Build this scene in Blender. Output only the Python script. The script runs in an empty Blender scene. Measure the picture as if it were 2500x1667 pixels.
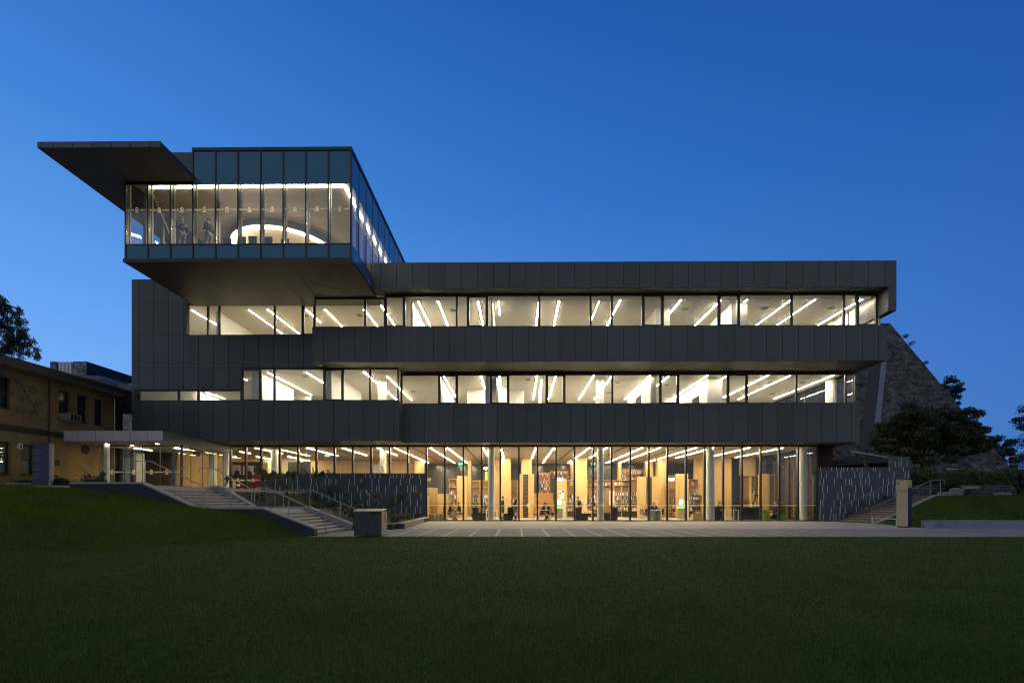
import bpy, math, random
import numpy as np
from mathutils import Vector, Matrix

random.seed(7)
rng = np.random.default_rng(11)
SC = bpy.context.scene
COL = SC.collection
R = math.radians

# ------------------------------------------------------------------ camera
EYE = 1.37
YAW = R(0.5)
FPX = 17.0 / 36.0 * 2500.0
cam_d = bpy.data.cameras.new('camera')
cam_d.lens = 17.0
cam_d.sensor_width = 36.0
cam_d.shift_y = (1223 - 833.5) / 2500.0
cam_d.clip_start = 0.05
cam_d.clip_end = 3000.0
cam = bpy.data.objects.new('camera', cam_d)
COL.objects.link(cam)
cam.location = (0, 0, EYE)
cam.rotation_euler = (math.pi / 2, 0, YAW)
SC.camera = cam

# ------------------------------------------------------------------ sky (dusk) and exposure
SC.view_settings.view_transform = 'Standard'
SC.view_settings.look = 'None'
SC.view_settings.exposure = 0.0
SC.view_settings.gamma = 1.0
SC.view_settings.use_curve_mapping = False
SC.cycles.use_denoising = True
SC.cycles.max_bounces = 10
SC.cycles.diffuse_bounces = 5
SC.cycles.glossy_bounces = 4
SC.cycles.transmission_bounces = 4
SC.cycles.transparent_max_bounces = 24
SC.cycles.sample_clamp_indirect = 6.0
SC.cycles.filter_width = 1.15
SC.cycles.caustics_reflective = False
SC.cycles.caustics_refractive = False

W = bpy.data.worlds.new('World')
SC.world = W
W.use_nodes = True
wn, wl = W.node_tree.nodes, W.node_tree.links
wn.clear()
w_out = wn.new('ShaderNodeOutputWorld')
w_bg = wn.new('ShaderNodeBackground')
SUN_EL, SUN_AZ = R(-5.0), R(-62.0)
w_sky = wn.new('ShaderNodeTexSky')
w_sky.sky_type = 'NISHITA'
w_sky.sun_disc = False
w_sky.sun_elevation = SUN_EL
w_sky.sun_rotation = SUN_AZ
w_sky.air_density = 1.0
w_sky.dust_density = 0.2
w_sky.ozone_density = 4.0
# the blue hour: the western sky keeps a pale glow that fades upward and to the east
w_tc = wn.new('ShaderNodeTexCoord')
w_sep = wn.new('ShaderNodeSeparateXYZ')
wl.new(w_tc.outputs['Generated'], w_sep.inputs[0])
w_ramp = wn.new('ShaderNodeValToRGB')
cr = w_ramp.color_ramp
SKY_STOPS = [(0.0, (0.158, 0.360, 0.770)), (0.12, (0.163, 0.387, 0.847)), (0.30, (0.103, 0.311, 0.797)),
             (0.52, (0.045, 0.207, 0.638)), (0.75, (0.019, 0.120, 0.468)), (1.0, (0.013, 0.082, 0.341))]
while len(cr.elements) < len(SKY_STOPS):
    cr.elements.new(0.5)
for e, (p, c) in zip(cr.elements, SKY_STOPS):
    e.position = p
    e.color = (*c, 1)
w_el = wn.new('ShaderNodeMath'); w_el.operation = 'ABSOLUTE'
wl.new(w_sep.outputs['Z'], w_el.inputs[0])
wl.new(w_el.outputs[0], w_ramp.inputs[0])
# azimuth factor: 1 towards the afterglow, falling to the far side
w_az = wn.new('ShaderNodeVectorMath'); w_az.operation = 'DOT_PRODUCT'
wl.new(w_tc.outputs['Generated'], w_az.inputs[0])
w_az.inputs[1].default_value = (math.sin(SUN_AZ), math.cos(SUN_AZ), 0.0)
w_mr = wn.new('ShaderNodeMapRange')
w_mr.inputs['From Min'].default_value = -1.0
w_mr.inputs['From Max'].default_value = 1.0
w_mr.inputs['To Min'].default_value = 0.10
w_mr.inputs['To Max'].default_value = 1.22
wl.new(w_az.outputs['Value'], w_mr.inputs['Value'])
w_mul = wn.new('ShaderNodeMix'); w_mul.data_type = 'RGBA'; w_mul.blend_type = 'MULTIPLY'
w_mul.inputs['Factor'].default_value = 1.0
wl.new(w_ramp.outputs[0], w_mul.inputs[6])
w_cmb = wn.new('ShaderNodeCombineColor')
w_pr = wn.new('ShaderNodeMath'); w_pr.operation = 'POWER'; w_pr.inputs[1].default_value = 1.45
wl.new(w_mr.outputs[0], w_pr.inputs[0])
w_pb = wn.new('ShaderNodeMath'); w_pb.operation = 'POWER'; w_pb.inputs[1].default_value = 0.6
wl.new(w_mr.outputs[0], w_pb.inputs[0])
wl.new(w_pr.outputs[0], w_cmb.inputs[0])
wl.new(w_mr.outputs[0], w_cmb.inputs[1])
wl.new(w_pb.outputs[0], w_cmb.inputs[2])
wl.new(w_cmb.outputs[0], w_mul.inputs[7])
w_add = wn.new('ShaderNodeMix'); w_add.data_type = 'RGBA'; w_add.blend_type = 'ADD'
w_add.inputs['Factor'].default_value = 0.05
wl.new(w_mul.outputs[2], w_add.inputs[6])
wl.new(w_sky.outputs[0], w_add.inputs[7])
# unseen sky behind the camera, made paler and greyer to light the facade neutrally
w_back = wn.new('ShaderNodeMapRange'); w_back.interpolation_type = 'SMOOTHSTEP'
w_back.inputs['From Min'].default_value = -0.05
w_back.inputs['From Max'].default_value = -0.65
wl.new(w_sep.outputs['Y'], w_back.inputs['Value'])
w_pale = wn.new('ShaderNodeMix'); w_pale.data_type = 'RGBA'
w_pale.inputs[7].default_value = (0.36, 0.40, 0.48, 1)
wl.new(w_back.outputs[0], w_pale.inputs['Factor'])
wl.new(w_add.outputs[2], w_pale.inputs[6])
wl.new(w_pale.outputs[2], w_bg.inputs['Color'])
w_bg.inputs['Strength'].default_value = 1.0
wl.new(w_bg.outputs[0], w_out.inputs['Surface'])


# ------------------------------------------------------------------ picture point -> place at depth Y
def at(u, v, Y):
    a = (u - 1250.0) / FPX
    c, s = math.cos(YAW), math.sin(YAW)
    dx, dy = a * c - s, a * s + c
    d = Y / dy
    return Vector((dx * d, Y, EYE + (1223.0 - v) / FPX * d))


def ax(u, Y):
    return at(u, 1223, Y).x


def az(v, Y, u=1260):
    return at(u, v, Y).z


# ------------------------------------------------------------------ objects
def tag(o, label=None, cat=None, group=None, kind=None):
    if label: o['label'] = label
    if cat: o['category'] = cat
    if group: o['group'] = group
    if kind: o['kind'] = kind
    return o


def empty(name, loc, rz=0.0):
    o = bpy.data.objects.new(name, None)
    COL.objects.link(o)
    o.location = loc
    o.rotation_euler = (0, 0, rz)
    o.empty_display_size = 0.3
    return o


def thing(name, label, cat, loc=(0, 0, 0), rz=0.0, group=None):
    return tag(empty(name, loc, rz), label, cat, group)


def copy_tree(o, parent=None):
    c = o.copy()
    COL.objects.link(c)
    if parent is not None:
        c.parent = parent
    for ch in KIDS.get(o.name, []):
        copy_tree(ch, c)
    return c


KIDS = {}


def root_loc(p):
    v = Vector((0, 0, 0))
    while p is not None:
        v += p.location
        p = p.parent
    return v


class MB:
    """collects solid pieces; build() links them as one mesh object"""

    def __init__(self):
        self.v, self.f, self.m = [], [], []
        self.mi = 0

    def quad(self, *pts):
        n = len(self.v)
        self.v += [tuple(p) for p in pts]
        self.f.append(tuple(range(n, n + len(pts))))
        self.m.append(self.mi)
        return self

    def box(self, x0, x1, y0, y1, z0, z1):
        if x0 > x1: x0, x1 = x1, x0
        if y0 > y1: y0, y1 = y1, y0
        if z0 > z1: z0, z1 = z1, z0
        n = len(self.v)
        self.v += [(x0, y0, z0), (x1, y0, z0), (x1, y1, z0), (x0, y1, z0), (x0, y0, z1), (x1, y0, z1), (x1, y1, z1), (x0, y1, z1)]
        for q in ((0, 3, 2, 1), (4, 5, 6, 7), (0, 1, 5, 4), (1, 2, 6, 5), (2, 3, 7, 6), (3, 0, 4, 7)):
            self.f.append(tuple(n + i for i in q))
            self.m.append(self.mi)
        return self

    def obox(self, c, half, rz=0.0, tilt=0.0):
        """box with centre c, half sizes, turned about z and tilted about its x axis"""
        n = len(self.v)
        M = Matrix.Rotation(rz, 3, 'Z') @ Matrix.Rotation(tilt, 3, 'X')
        for dz in (-1, 1):
            for dx, dy in ((-1, -1), (1, -1), (1, 1), (-1, 1)):
                p = M @ Vector((dx * half[0], dy * half[1], dz * half[2]))
                self.v.append((c[0] + p.x, c[1] + p.y, c[2] + p.z))
        for q in ((0, 3, 2, 1), (4, 5, 6, 7), (0, 1, 5, 4), (1, 2, 6, 5), (2, 3, 7, 6), (3, 0, 4, 7)):
            self.f.append(tuple(n + i for i in q))
            self.m.append(self.mi)
        return self

    def bar(self, a, b, w, h=None):
        """square bar from a to b"""
        a, b = Vector(a), Vector(b)
        h = h or w
        d = (b - a).normalized()
        up = Vector((0, 0, 1)) if abs(d.z) < 0.95 else Vector((0, 1, 0))
        s = d.cross(up).normalized()
        t = s.cross(d)
        n = len(self.v)
        for p in (a, b):
            for i, j in ((-1, -1), (1, -1), (1, 1), (-1, 1)):
                self.v.append(tuple(p + s * (i * w / 2) + t * (j * h / 2)))
        for q in ((0, 1, 2, 3), (7, 6, 5, 4), (0, 4, 5, 1), (1, 5, 6, 2), (2, 6, 7, 3), (3, 7, 4, 0)):
            self.f.append(tuple(n + i for i in q))
            self.m.append(self.mi)
        return self

    def tube(self, pts, rad, n=8, cap=True):
        pts = [Vector(p) for p in pts]
        rads = rad if isinstance(rad, (list, tuple)) else [rad] * len(pts)
        base = len(self.v)
        prev = None
        for i, p in enumerate(pts):
            d = (pts[min(i + 1, len(pts) - 1)] - pts[max(i - 1, 0)]).normalized()
            if prev is None:
                up = Vector((0, 0, 1)) if abs(d.z) < 0.9 else Vector((1, 0, 0))
                s = d.cross(up).normalized()
            else:
                s = (prev - d * prev.dot(d)).normalized()
            prev = s
            t = d.cross(s)
            for k in range(n):
                an = 2 * math.pi * k / n
                self.v.append(tuple(p + (s * math.cos(an) + t * math.sin(an)) * rads[i]))
        for i in range(len(pts) - 1):
            for k in range(n):
                a, b = base + i * n + k, base + i * n + (k + 1) % n
                self.f.append((a, b, b + n, a + n))
                self.m.append(self.mi)
        if cap:
            self.f.append(tuple(base + k for k in reversed(range(n)))); self.m.append(self.mi)
            self.f.append(tuple(base + (len(pts) - 1) * n + k for k in range(n))); self.m.append(self.mi)
        return self

    def cyl(self, x, y, z0, z1, r, n=24, r2=None):
        return self.tube([(x, y, z0), (x, y, z1)], [r, r if r2 is None else r2], n)

    def lathe(self, prof, n=20, c=(0, 0, 0)):
        base = len(self.v)
        for r, z in prof:
            for k in range(n):
                an = 2 * math.pi * k / n
                self.v.append((c[0] + r * math.cos(an), c[1] + r * math.sin(an), c[2] + z))
        for i in range(len(prof) - 1):
            for k in range(n):
                a, b = base + i * n + k, base + i * n + (k + 1) % n
                self.f.append((a, b, b + n, a + n)); self.m.append(self.mi)
        self.f.append(tuple(base + k for k in reversed(range(n)))); self.m.append(self.mi)
        self.f.append(tuple(base + (len(prof) - 1) * n + k for k in range(n))); self.m.append(self.mi)
        return self

    def prism(self, poly, axis, a0, a1):
        """polygon (2D) extruded along axis 'x','y' or 'z' from a0 to a1"""
        def P(p, a):
            return {'x': (a, p[0], p[1]), 'y': (p[0], a, p[1]), 'z': (p[0], p[1], a)}[axis]
        n, k = len(self.v), len(poly)
        self.v += [P(p, a0) for p in poly] + [P(p, a1) for p in poly]
        fs = [tuple(n + i for i in range(k)), tuple(n + k + i for i in reversed(range(k)))]
        fs += [(n + (i + 1) % k, n + i, n + k + i, n + k + (i + 1) % k) for i in range(k)]
        area = sum(poly[i][0] * poly[(i + 1) % k][1] - poly[(i + 1) % k][0] * poly[i][1] for i in range(k))
        flip = (area > 0) != (axis == 'y')
        if a1 < a0: flip = not flip
        self.f += [tuple(reversed(q)) for q in fs] if flip else fs
        self.m += [self.mi] * len(fs)
        return self

    def build(self, name, mat, parent=None, local=False, smooth=False):
        me = bpy.data.meshes.new(name)
        vs = self.v
        loc = Vector((0, 0, 0))
        if not local:
            if parent is not None:
                loc = root_loc(parent)
            elif vs:
                a = np.array(vs)
                loc = Vector(((a[:, 0].min() + a[:, 0].max()) / 2, (a[:, 1].min() + a[:, 1].max()) / 2, a[:, 2].min()))
            vs = [(p[0] - loc.x, p[1] - loc.y, p[2] - loc.z) for p in vs]
        me.from_pydata(vs, [], self.f)
        mats = mat if isinstance(mat, (list, tuple)) else [mat]
        for q in mats:
            me.materials.append(q)
        if len(mats) > 1:
            me.polygons.foreach_set('material_index', self.m)
        if smooth:
            me.polygons.foreach_set('use_smooth', [True] * len(self.f))
        me.validate()
        me.update()
        o = bpy.data.objects.new(name, me)
        COL.objects.link(o)
        if parent is not None:
            o.parent = parent
            KIDS.setdefault(parent.name, []).append(o)
        elif not local:
            o.location = loc
        return o


# ------------------------------------------------------------------ materials
def newmat(name):
    m = bpy.data.materials.new(name)
    m.use_nodes = True
    nt = m.node_tree
    nt.nodes.clear()
    out = nt.nodes.new('ShaderNodeOutputMaterial')
    return m, nt, out


def solid(name, col, rough=0.6, metal=0.0, var=0.12, scale=3.0, bump=0.0, bscale=40.0, spec=0.5, island=0.0, stretch=(1, 1, 1)):
    """painted / mineral / woven surface with a broad uneven tone and a fine relief"""
    m, nt, out = newmat(name)
    N, L = nt.nodes, nt.links
    b = N.new('ShaderNodeBsdfPrincipled')
    L.new(b.outputs[0], out.inputs[0])
    b.inputs['Roughness'].default_value = rough
    b.inputs['Metallic'].default_value = metal
    b.inputs['Specular IOR Level'].default_value = spec
    tc = N.new('ShaderNodeTexCoord')
    mp = N.new('ShaderNodeMapping')
    mp.inputs['Scale'].default_value = stretch
    L.new(tc.outputs['Object'], mp.inputs[0])
    nz = N.new('ShaderNodeTexNoise')
    nz.inputs['Scale'].default_value = scale
    nz.inputs['Detail'].default_value = 6
    nz.inputs['Roughness'].default_value = 0.65
    L.new(mp.outputs[0], nz.inputs[0])
    mr = N.new('ShaderNodeMapRange')
    mr.inputs['From Min'].default_value = 0.3
    mr.inputs['From Max'].default_value = 0.7
    mr.inputs['To Min'].default_value = 1 - var
    mr.inputs['To Max'].default_value = 1 + var
    L.new(nz.outputs[0], mr.inputs[0])
    val = mr.outputs[0]
    if island:
        g = N.new('ShaderNodeNewGeometry')
        ir = N.new('ShaderNodeMapRange')
        ir.inputs['To Min'].default_value = 1 - island
        ir.inputs['To Max'].default_value = 1 + island
        L.new(g.outputs['Random Per Island'], ir.inputs[0])
        mu = N.new('ShaderNodeMath'); mu.operation = 'MULTIPLY'
        L.new(val, mu.inputs[0]); L.new(ir.outputs[0], mu.inputs[1])
        val = mu.outputs[0]
    vm = N.new('ShaderNodeVectorMath'); vm.operation = 'SCALE'
    vm.inputs[0].default_value = col
    L.new(val, vm.inputs['Scale'])
    L.new(vm.outputs[0], b.inputs['Base Color'])
    if bump:
        nb = N.new('ShaderNodeTexNoise')
        nb.inputs['Scale'].default_value = bscale
        nb.inputs['Detail'].default_value = 4
        L.new(mp.outputs[0], nb.inputs[0])
        bp = N.new('ShaderNodeBump')
        bp.inputs['Strength'].default_value = bump
        bp.inputs['Distance'].default_value = 0.02
        L.new(nb.outputs[0], bp.inputs['Height'])
        L.new(bp.outputs[0], b.inputs['Normal'])
    return m


def emit(name, col, strength):
    m, nt, out = newmat(name)
    e = nt.nodes.new('ShaderNodeEmission')
    e.inputs[0].default_value = (*col, 1)
    e.inputs[1].default_value = strength
    nt.links.new(e.outputs[0], out.inputs[0])
    return m


def glass(name, tint, f0, gl=(1, 1, 1), power=5.0):
    """clear sheet glass: lets light through, mirrors more at a grazing angle"""
    m, nt, out = newmat(name)
    N, L = nt.nodes, nt.links
    g = N.new('ShaderNodeNewGeometry')
    d = N.new('ShaderNodeVectorMath'); d.operation = 'DOT_PRODUCT'
    L.new(g.outputs['Normal'], d.inputs[0]); L.new(g.outputs['Incoming'], d.inputs[1])
    a = N.new('ShaderNodeMath'); a.operation = 'ABSOLUTE'
    L.new(d.outputs['Value'], a.inputs[0])
    s = N.new('ShaderNodeMath'); s.operation = 'SUBTRACT'; s.inputs[0].default_value = 1.0
    L.new(a.outputs[0], s.inputs[1])
    p = N.new('ShaderNodeMath'); p.operation = 'POWER'; p.inputs[1].default_value = power
    L.new(s.outputs[0], p.inputs[0])
    mr = N.new('ShaderNodeMapRange')
    mr.inputs['To Min'].default_value = f0
    mr.inputs['To Max'].default_value = 1.0
    L.new(p.outputs[0], mr.inputs[0])
    t = N.new('ShaderNodeBsdfTransparent'); t.inputs[0].default_value = (*tint, 1)
    gs = N.new('ShaderNodeBsdfGlossy'); gs.inputs['Roughness'].default_value = 0.0
    gs.inputs[0].default_value = (*gl, 1)
    mx = N.new('ShaderNodeMixShader')
    L.new(mr.outputs[0], mx.inputs[0]); L.new(t.outputs[0], mx.inputs[1]); L.new(gs.outputs[0], mx.inputs[2])
    L.new(mx.outputs[0], out.inputs[0])
    return m


def film(name, col):
    m, nt, out = newmat(name)
    a = nt.nodes.new('ShaderNodeBsdfTranslucent'); a.inputs[0].default_value = (*col, 1)
    b = nt.nodes.new('ShaderNodeBsdfDiffuse'); b.inputs[0].default_value = (*col, 1)
    x = nt.nodes.new('ShaderNodeMixShader'); x.inputs[0].default_value = 0.2
    nt.links.new(a.outputs[0], x.inputs[1]); nt.links.new(b.outputs[0], x.inputs[2])
    nt.links.new(x.outputs[0], out.inputs[0])
    return m


def wood(name, col, col2, rough=0.45, scale=1.2, stretch=(6, 6, 0.5)):
    m, nt, out = newmat(name)
    N, L = nt.nodes, nt.links
    b = N.new('ShaderNodeBsdfPrincipled'); L.new(b.outputs[0], out.inputs[0])
    b.inputs['Roughness'].default_value = rough
    tc = N.new('ShaderNodeTexCoord'); mp = N.new('ShaderNodeMapping'); mp.inputs['Scale'].default_value = stretch
    L.new(tc.outputs['Object'], mp.inputs[0])
    nz = N.new('ShaderNodeTexNoise'); nz.inputs['Scale'].default_value = scale; nz.inputs['Detail'].default_value = 8
    L.new(mp.outputs[0], nz.inputs[0])
    r = N.new('ShaderNodeValToRGB')
    r.color_ramp.elements[0].position = 0.32; r.color_ramp.elements[0].color = (*col2, 1)
    r.color_ramp.elements[1].position = 0.68; r.color_ramp.elements[1].color = (*col, 1)
    L.new(nz.outputs[0], r.inputs[0]); L.new(r.outputs[0], b.inputs['Base Color'])
    return m


def brickmat(name, c1, c2, mortar, bw, bh, mort, rough=0.85, bump=0.4, axis='xz', offset=0.5, big=0.2):
    m, nt, out = newmat(name)
    N, L = nt.nodes, nt.links
    b = N.new('ShaderNodeBsdfPrincipled'); L.new(b.outputs[0], out.inputs[0])
    b.inputs['Roughness'].default_value = rough
    b.inputs['Specular IOR Level'].default_value = 0.15
    tc = N.new('ShaderNodeTexCoord'); sp = N.new('ShaderNodeSeparateXYZ'); cb = N.new('ShaderNodeCombineXYZ')
    L.new(tc.outputs['Object'], sp.inputs[0])
    L.new(sp.outputs['XYZ'.index(axis[0].upper())], cb.inputs[0])
    L.new(sp.outputs['XYZ'.index(axis[1].upper())], cb.inputs[1])
    t = N.new('ShaderNodeTexBrick')
    t.inputs['Scale'].default_value = 1.0
    t.inputs['Brick Width'].default_value = bw
    t.inputs['Row Height'].default_value = bh
    t.inputs['Mortar Size'].default_value = mort
    t.inputs['Color1'].default_value = (*c1, 1); t.inputs['Color2'].default_value = (*c2, 1); t.inputs['Mortar'].default_value = (*mortar, 1)
    t.offset = offset
    L.new(cb.outputs[0], t.inputs[0])
    nz = N.new('ShaderNodeTexNoise'); nz.inputs['Scale'].default_value = 0.9; nz.inputs['Detail'].default_value = 7
    L.new(tc.outputs['Object'], nz.inputs[0])
    mr = N.new('ShaderNodeMapRange'); mr.inputs['From Min'].default_value = 0.3; mr.inputs['From Max'].default_value = 0.7
    mr.inputs['To Min'].default_value = 1 - big; mr.inputs['To Max'].default_value = 1 + big
    L.new(nz.outputs[0], mr.inputs[0])
    vm = N.new('ShaderNodeVectorMath'); vm.operation = 'SCALE'
    L.new(t.outputs['Color'], vm.inputs[0]); L.new(mr.outputs[0], vm.inputs['Scale'])
    L.new(vm.outputs[0], b.inputs['Base Color'])
    if bump:
        bp = N.new('ShaderNodeBump'); bp.inputs['Strength'].default_value = bump; bp.inputs['Distance'].default_value = 0.01
        bp.invert = True
        L.new(t.outputs['Fac'], bp.inputs['Height']); L.new(bp.outputs[0], b.inputs['Normal'])
    return m


def leafmat(name, c1, c2, rough=0.6):
    m, nt, out = newmat(name)
    N, L = nt.nodes, nt.links
    b = N.new('ShaderNodeBsdfPrincipled'); L.new(b.outputs[0], out.inputs[0])
    b.inputs['Roughness'].default_value = rough
    g = N.new('ShaderNodeNewGeometry')
    r = N.new('ShaderNodeValToRGB')
    r.color_ramp.elements[0].color = (*c1, 1); r.color_ramp.elements[1].color = (*c2, 1)
    L.new(g.outputs['Random Per Island'], r.inputs[0]); L.new(r.outputs[0], b.inputs['Base Color'])
    return m


WARM = (1.0, 0.80, 0.52)
M = dict(
    clad=solid('dark metal cladding', (0.060, 0.068, 0.077), 0.42, 0.0, 0.10, 0.8, 0.03, 60, island=0.17),
    soff=solid('soffit panel', (0.10, 0.092, 0.078), 0.45, 0.0, 0.08, 1.0, island=0.06),
    joint=solid('joint backing', (0.012, 0.012, 0.013), 0.8),
    frame=solid('black anodised frame', (0.012, 0.012, 0.013), 0.35),
    mull=solid('grey mullion', (0.10, 0.095, 0.09), 0.4),
    white=solid('white paint', (0.78, 0.76, 0.72), 0.6, var=0.03),
    ceil=solid('white ceiling', (0.80, 0.77, 0.71), 0.7, var=0.03),
    libceil=solid('cream plaster ceiling', (0.62, 0.53, 0.42), 0.7, var=0.04),
    dark=solid('dark grey panel', (0.035, 0.035, 0.037), 0.6),
    black=solid('black plastic', (0.01, 0.01, 0.011), 0.5),
    floor=solid('library carpet', (0.20, 0.185, 0.16), 0.75, var=0.15, scale=2.0),
    floor2=solid('pale vinyl floor', (0.46, 0.43, 0.37), 0.5, var=0.06),
    ply=wood('birch plywood', (0.60, 0.40, 0.165), (0.50, 0.32, 0.12)),
    wood=wood('warm timber', (0.46, 0.27, 0.095), (0.36, 0.19, 0.06), stretch=(0.6, 6, 6)),
    conc=solid('pale concrete', (0.42, 0.40, 0.37), 0.75, var=0.15, scale=2.5, bump=0.15, bscale=30),
    bluestone=solid('dark bluestone wall', (0.062, 0.074, 0.098), 0.6, var=0.22, scale=1.3, bump=0.15),
    retain=solid('dark navy retaining wall', (0.020, 0.024, 0.038), 0.6, var=0.3, scale=1.3, bump=0.15),
    cap=solid('sawn stone capping', (0.36, 0.34, 0.31), 0.7, var=0.12, scale=5),
    steel=solid('brushed stainless steel', (0.34, 0.335, 0.33), 0.38, 1.0, var=0.05),
    navy=solid('navy upholstery', (0.012, 0.015, 0.022), 0.8, var=0.15),
    green=solid('green upholstery', (0.10, 0.20, 0.02), 0.8, var=0.1),
    greyfab=solid('grey upholstery', (0.16, 0.155, 0.145), 0.85, var=0.12),
    pale=solid('pale canopy panel', (0.52, 0.49, 0.48), 0.45, var=0.06, island=0.05),
    red=solid('red plastic', (0.55, 0.03, 0.03), 0.4),
    pink=solid('magenta upholstery', (0.20, 0.015, 0.055), 0.7),
    yellow=solid('yellow enamel', (0.65, 0.42, 0.02), 0.4),
    bluesign=solid('blue sign face', (0.038, 0.055, 0.115), 0.4, var=0.05),
    navysign=solid('navy enamel', (0.012, 0.016, 0.075), 0.4),
    cream=solid('sandstone sign face', (0.50, 0.40, 0.24), 0.7, var=0.10, scale=2, stretch=(4, 4, 0.6)),
    ink=solid('dark lettering', (0.06, 0.055, 0.05), 0.6),
    frost=film('frosted film', (0.80, 0.77, 0.70)),
    winglass=glass('window glass', (0.95, 0.96, 0.95), 0.035),
    libglass=glass('shopfront glass', (0.93, 0.95, 0.93), 0.03),
    boxglass=glass('coated glass', (0.82, 0.85, 0.86), 0.06),
    led=emit('led diffuser', (1.0, 0.86, 0.62), 155.0),
    ledlib=emit('warm led diffuser', (1.0, 0.80, 0.50), 125.0),
    ledbox=emit('cove led', (1.0, 0.86, 0.60), 48.0),
    spand=solid('blue glass spandrel', (0.036, 0.165, 0.275), 0.12, 0.0, 0.06, 0.7, spec=0.35),
    skin=solid('skin', (0.55, 0.33, 0.23), 0.55, var=0.05),
    brown=solid('dark brown timber band', (0.045, 0.030, 0.020), 0.7),
    column=solid('painted concrete column', (0.58, 0.58, 0.54), 0.5, var=0.05),
    conc2=solid('blue grey concrete', (0.20, 0.225, 0.26), 0.75, var=0.2, scale=1.5, bump=0.15),
    trunk=solid('bark', (0.048, 0.038, 0.028), 0.9, var=0.3, scale=8, bump=0.5, bscale=20),
)
# ================================================================== SETTING: ground, lawn, bank, paving
def sheet(name, poly, z, mat):
    o = MB().quad(*[(x, y, z) for x, y in poly]).build(name, mat)
    return tag(o, kind='structure')


def grassground(name, c1, c2):
    m, nt, out = newmat(name)
    N, L = nt.nodes, nt.links
    b = N.new('ShaderNodeBsdfPrincipled'); L.new(b.outputs[0], out.inputs[0])
    b.inputs['Roughness'].default_value = 0.95
    b.inputs['Specular IOR Level'].default_value = 0.15
    tc = N.new('ShaderNodeTexCoord')
    n1 = N.new('ShaderNodeTexNoise'); n1.inputs['Scale'].default_value = 0.55; n1.inputs['Detail'].default_value = 9; n1.inputs['Roughness'].default_value = 0.7
    L.new(tc.outputs['Object'], n1.inputs[0])
    n2 = N.new('ShaderNodeTexNoise'); n2.inputs['Scale'].default_value = 28; n2.inputs['Detail'].default_value = 6
    L.new(tc.outputs['Object'], n2.inputs[0])
    ad = N.new('ShaderNodeMath'); ad.operation = 'MULTIPLY_ADD'; ad.inputs[1].default_value = 0.6; 
    L.new(n2.outputs[0], ad.inputs[0])
    sc = N.new('ShaderNodeMath'); sc.operation = 'MULTIPLY'; sc.inputs[1].default_value = 0.5
    L.new(n1.outputs[0], sc.inputs[0]); L.new(sc.outputs[0], ad.inputs[2])
    r = N.new('ShaderNodeValToRGB')
    r.color_ramp.elements[0].position = 0.40; r.color_ramp.elements[0].color = (*c1, 1)
    r.color_ramp.elements[1].position = 0.68; r.color_ramp.elements[1].color = (*c2, 1)
    L.new(ad.outputs[0], r.inputs[0]); L.new(r.outputs[0], b.inputs['Base Color'])
    bp = N.new('ShaderNodeBump'); bp.inputs['Strength'].default_value = 0.8; bp.inputs['Distance'].default_value = 0.03
    L.new(n2.outputs[0], bp.inputs['Height']); L.new(bp.outputs[0], b.inputs['Normal'])
    return m


M['turf'] = grassground('turf', (0.032, 0.054, 0.006), (0.072, 0.112, 0.012))
M['soil'] = solid('soil', (0.03, 0.026, 0.02), 0.95, var=0.3, scale=4)
M['pave'] = brickmat('stone paving', (0.30, 0.275, 0.25), (0.26, 0.24, 0.22), (0.13, 0.12, 0.11), 0.9, 0.6, 0.012, 0.7, 0.25, 'xy', 0.5, 0.14)
M['pave2'] = brickmat('spill lightened paving', (0.47, 0.435, 0.39), (0.42, 0.385, 0.345), (0.24, 0.215, 0.19), 0.6, 0.4, 0.01, 0.65, 0.2, 'xy', 0.5, 0.12)  # pale pavers, lightened further to stand in for light spilling from the glass

sheet('ground', [(-600, -300), (600, -300), (600, 900), (-600, 900)], -0.08, M['turf'])
LAWN_Y = 18.65
sheet('lawn', [(-60, -12), (60, -12), (60, LAWN_Y), (-60, LAWN_Y)], 0.0, M['turf'])

# the plaza between the lawn and the glass, and its inlaid pale strips
pl = MB()
pl.quad((-8.15, LAWN_Y, 0.006), (70, LAWN_Y, 0.006), (70, 23.95, 0.006), (-8.15, 23.95, 0.006))
pl.mi = 1
pl.quad((-8.15, 23.95, 0.006), (70, 23.95, 0.006), (70, 34.5, 0.006), (-8.15, 34.5, 0.006))
o = pl.build('plaza_paving', [M['pave'], M['pave2']]); tag(o, kind='structure')
st = MB()
for k in range(-8, 46):
    x = 0.24 + 1.03 * k
    st.quad((x - 0.04, LAWN_Y + .02, 0.010), (x + 0.04, LAWN_Y + .02, 0.010), (x + 0.04, 23.9, 0.010), (x - 0.04, 23.9, 0.010))
o = st.build('paving_markings', solid('pale granite strip', (0.52, 0.50, 0.47), 0.6, var=0.06)); tag(o, kind='structure')

ST_Y1, ST_Y2 = 18.95, 22.6          # near and far edge of the entrance steps
UP = 2.0                            # height of the entrance terrace


def interp(x, tab):
    if x <= tab[0][0]: return tab[0][1]
    for (a, b), (c, d) in zip(tab, tab[1:]):
        if x <= c:
            t = (x - a) / (c - a)
            return b + (d - b) * t
    return tab[-1][1]


BANK = [(0, 0), (0.35, 0.10), (0.9, 0.46), (1.6, 0.80), (2.4, 0.94), (4.1, 1.20), (5.2, 1.52), (7.0, 1.80), (10, 1.93), (14, 2.0)]


def bank_h(x, y):
    d = (x + 12.8) * -0.835 + (y - 12) * 0.55
    w = 0.05 * math.sin(x * 1.3 + y * .7) * min(max(d, 0), 1)
    return interp(d + w, BANK)


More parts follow.
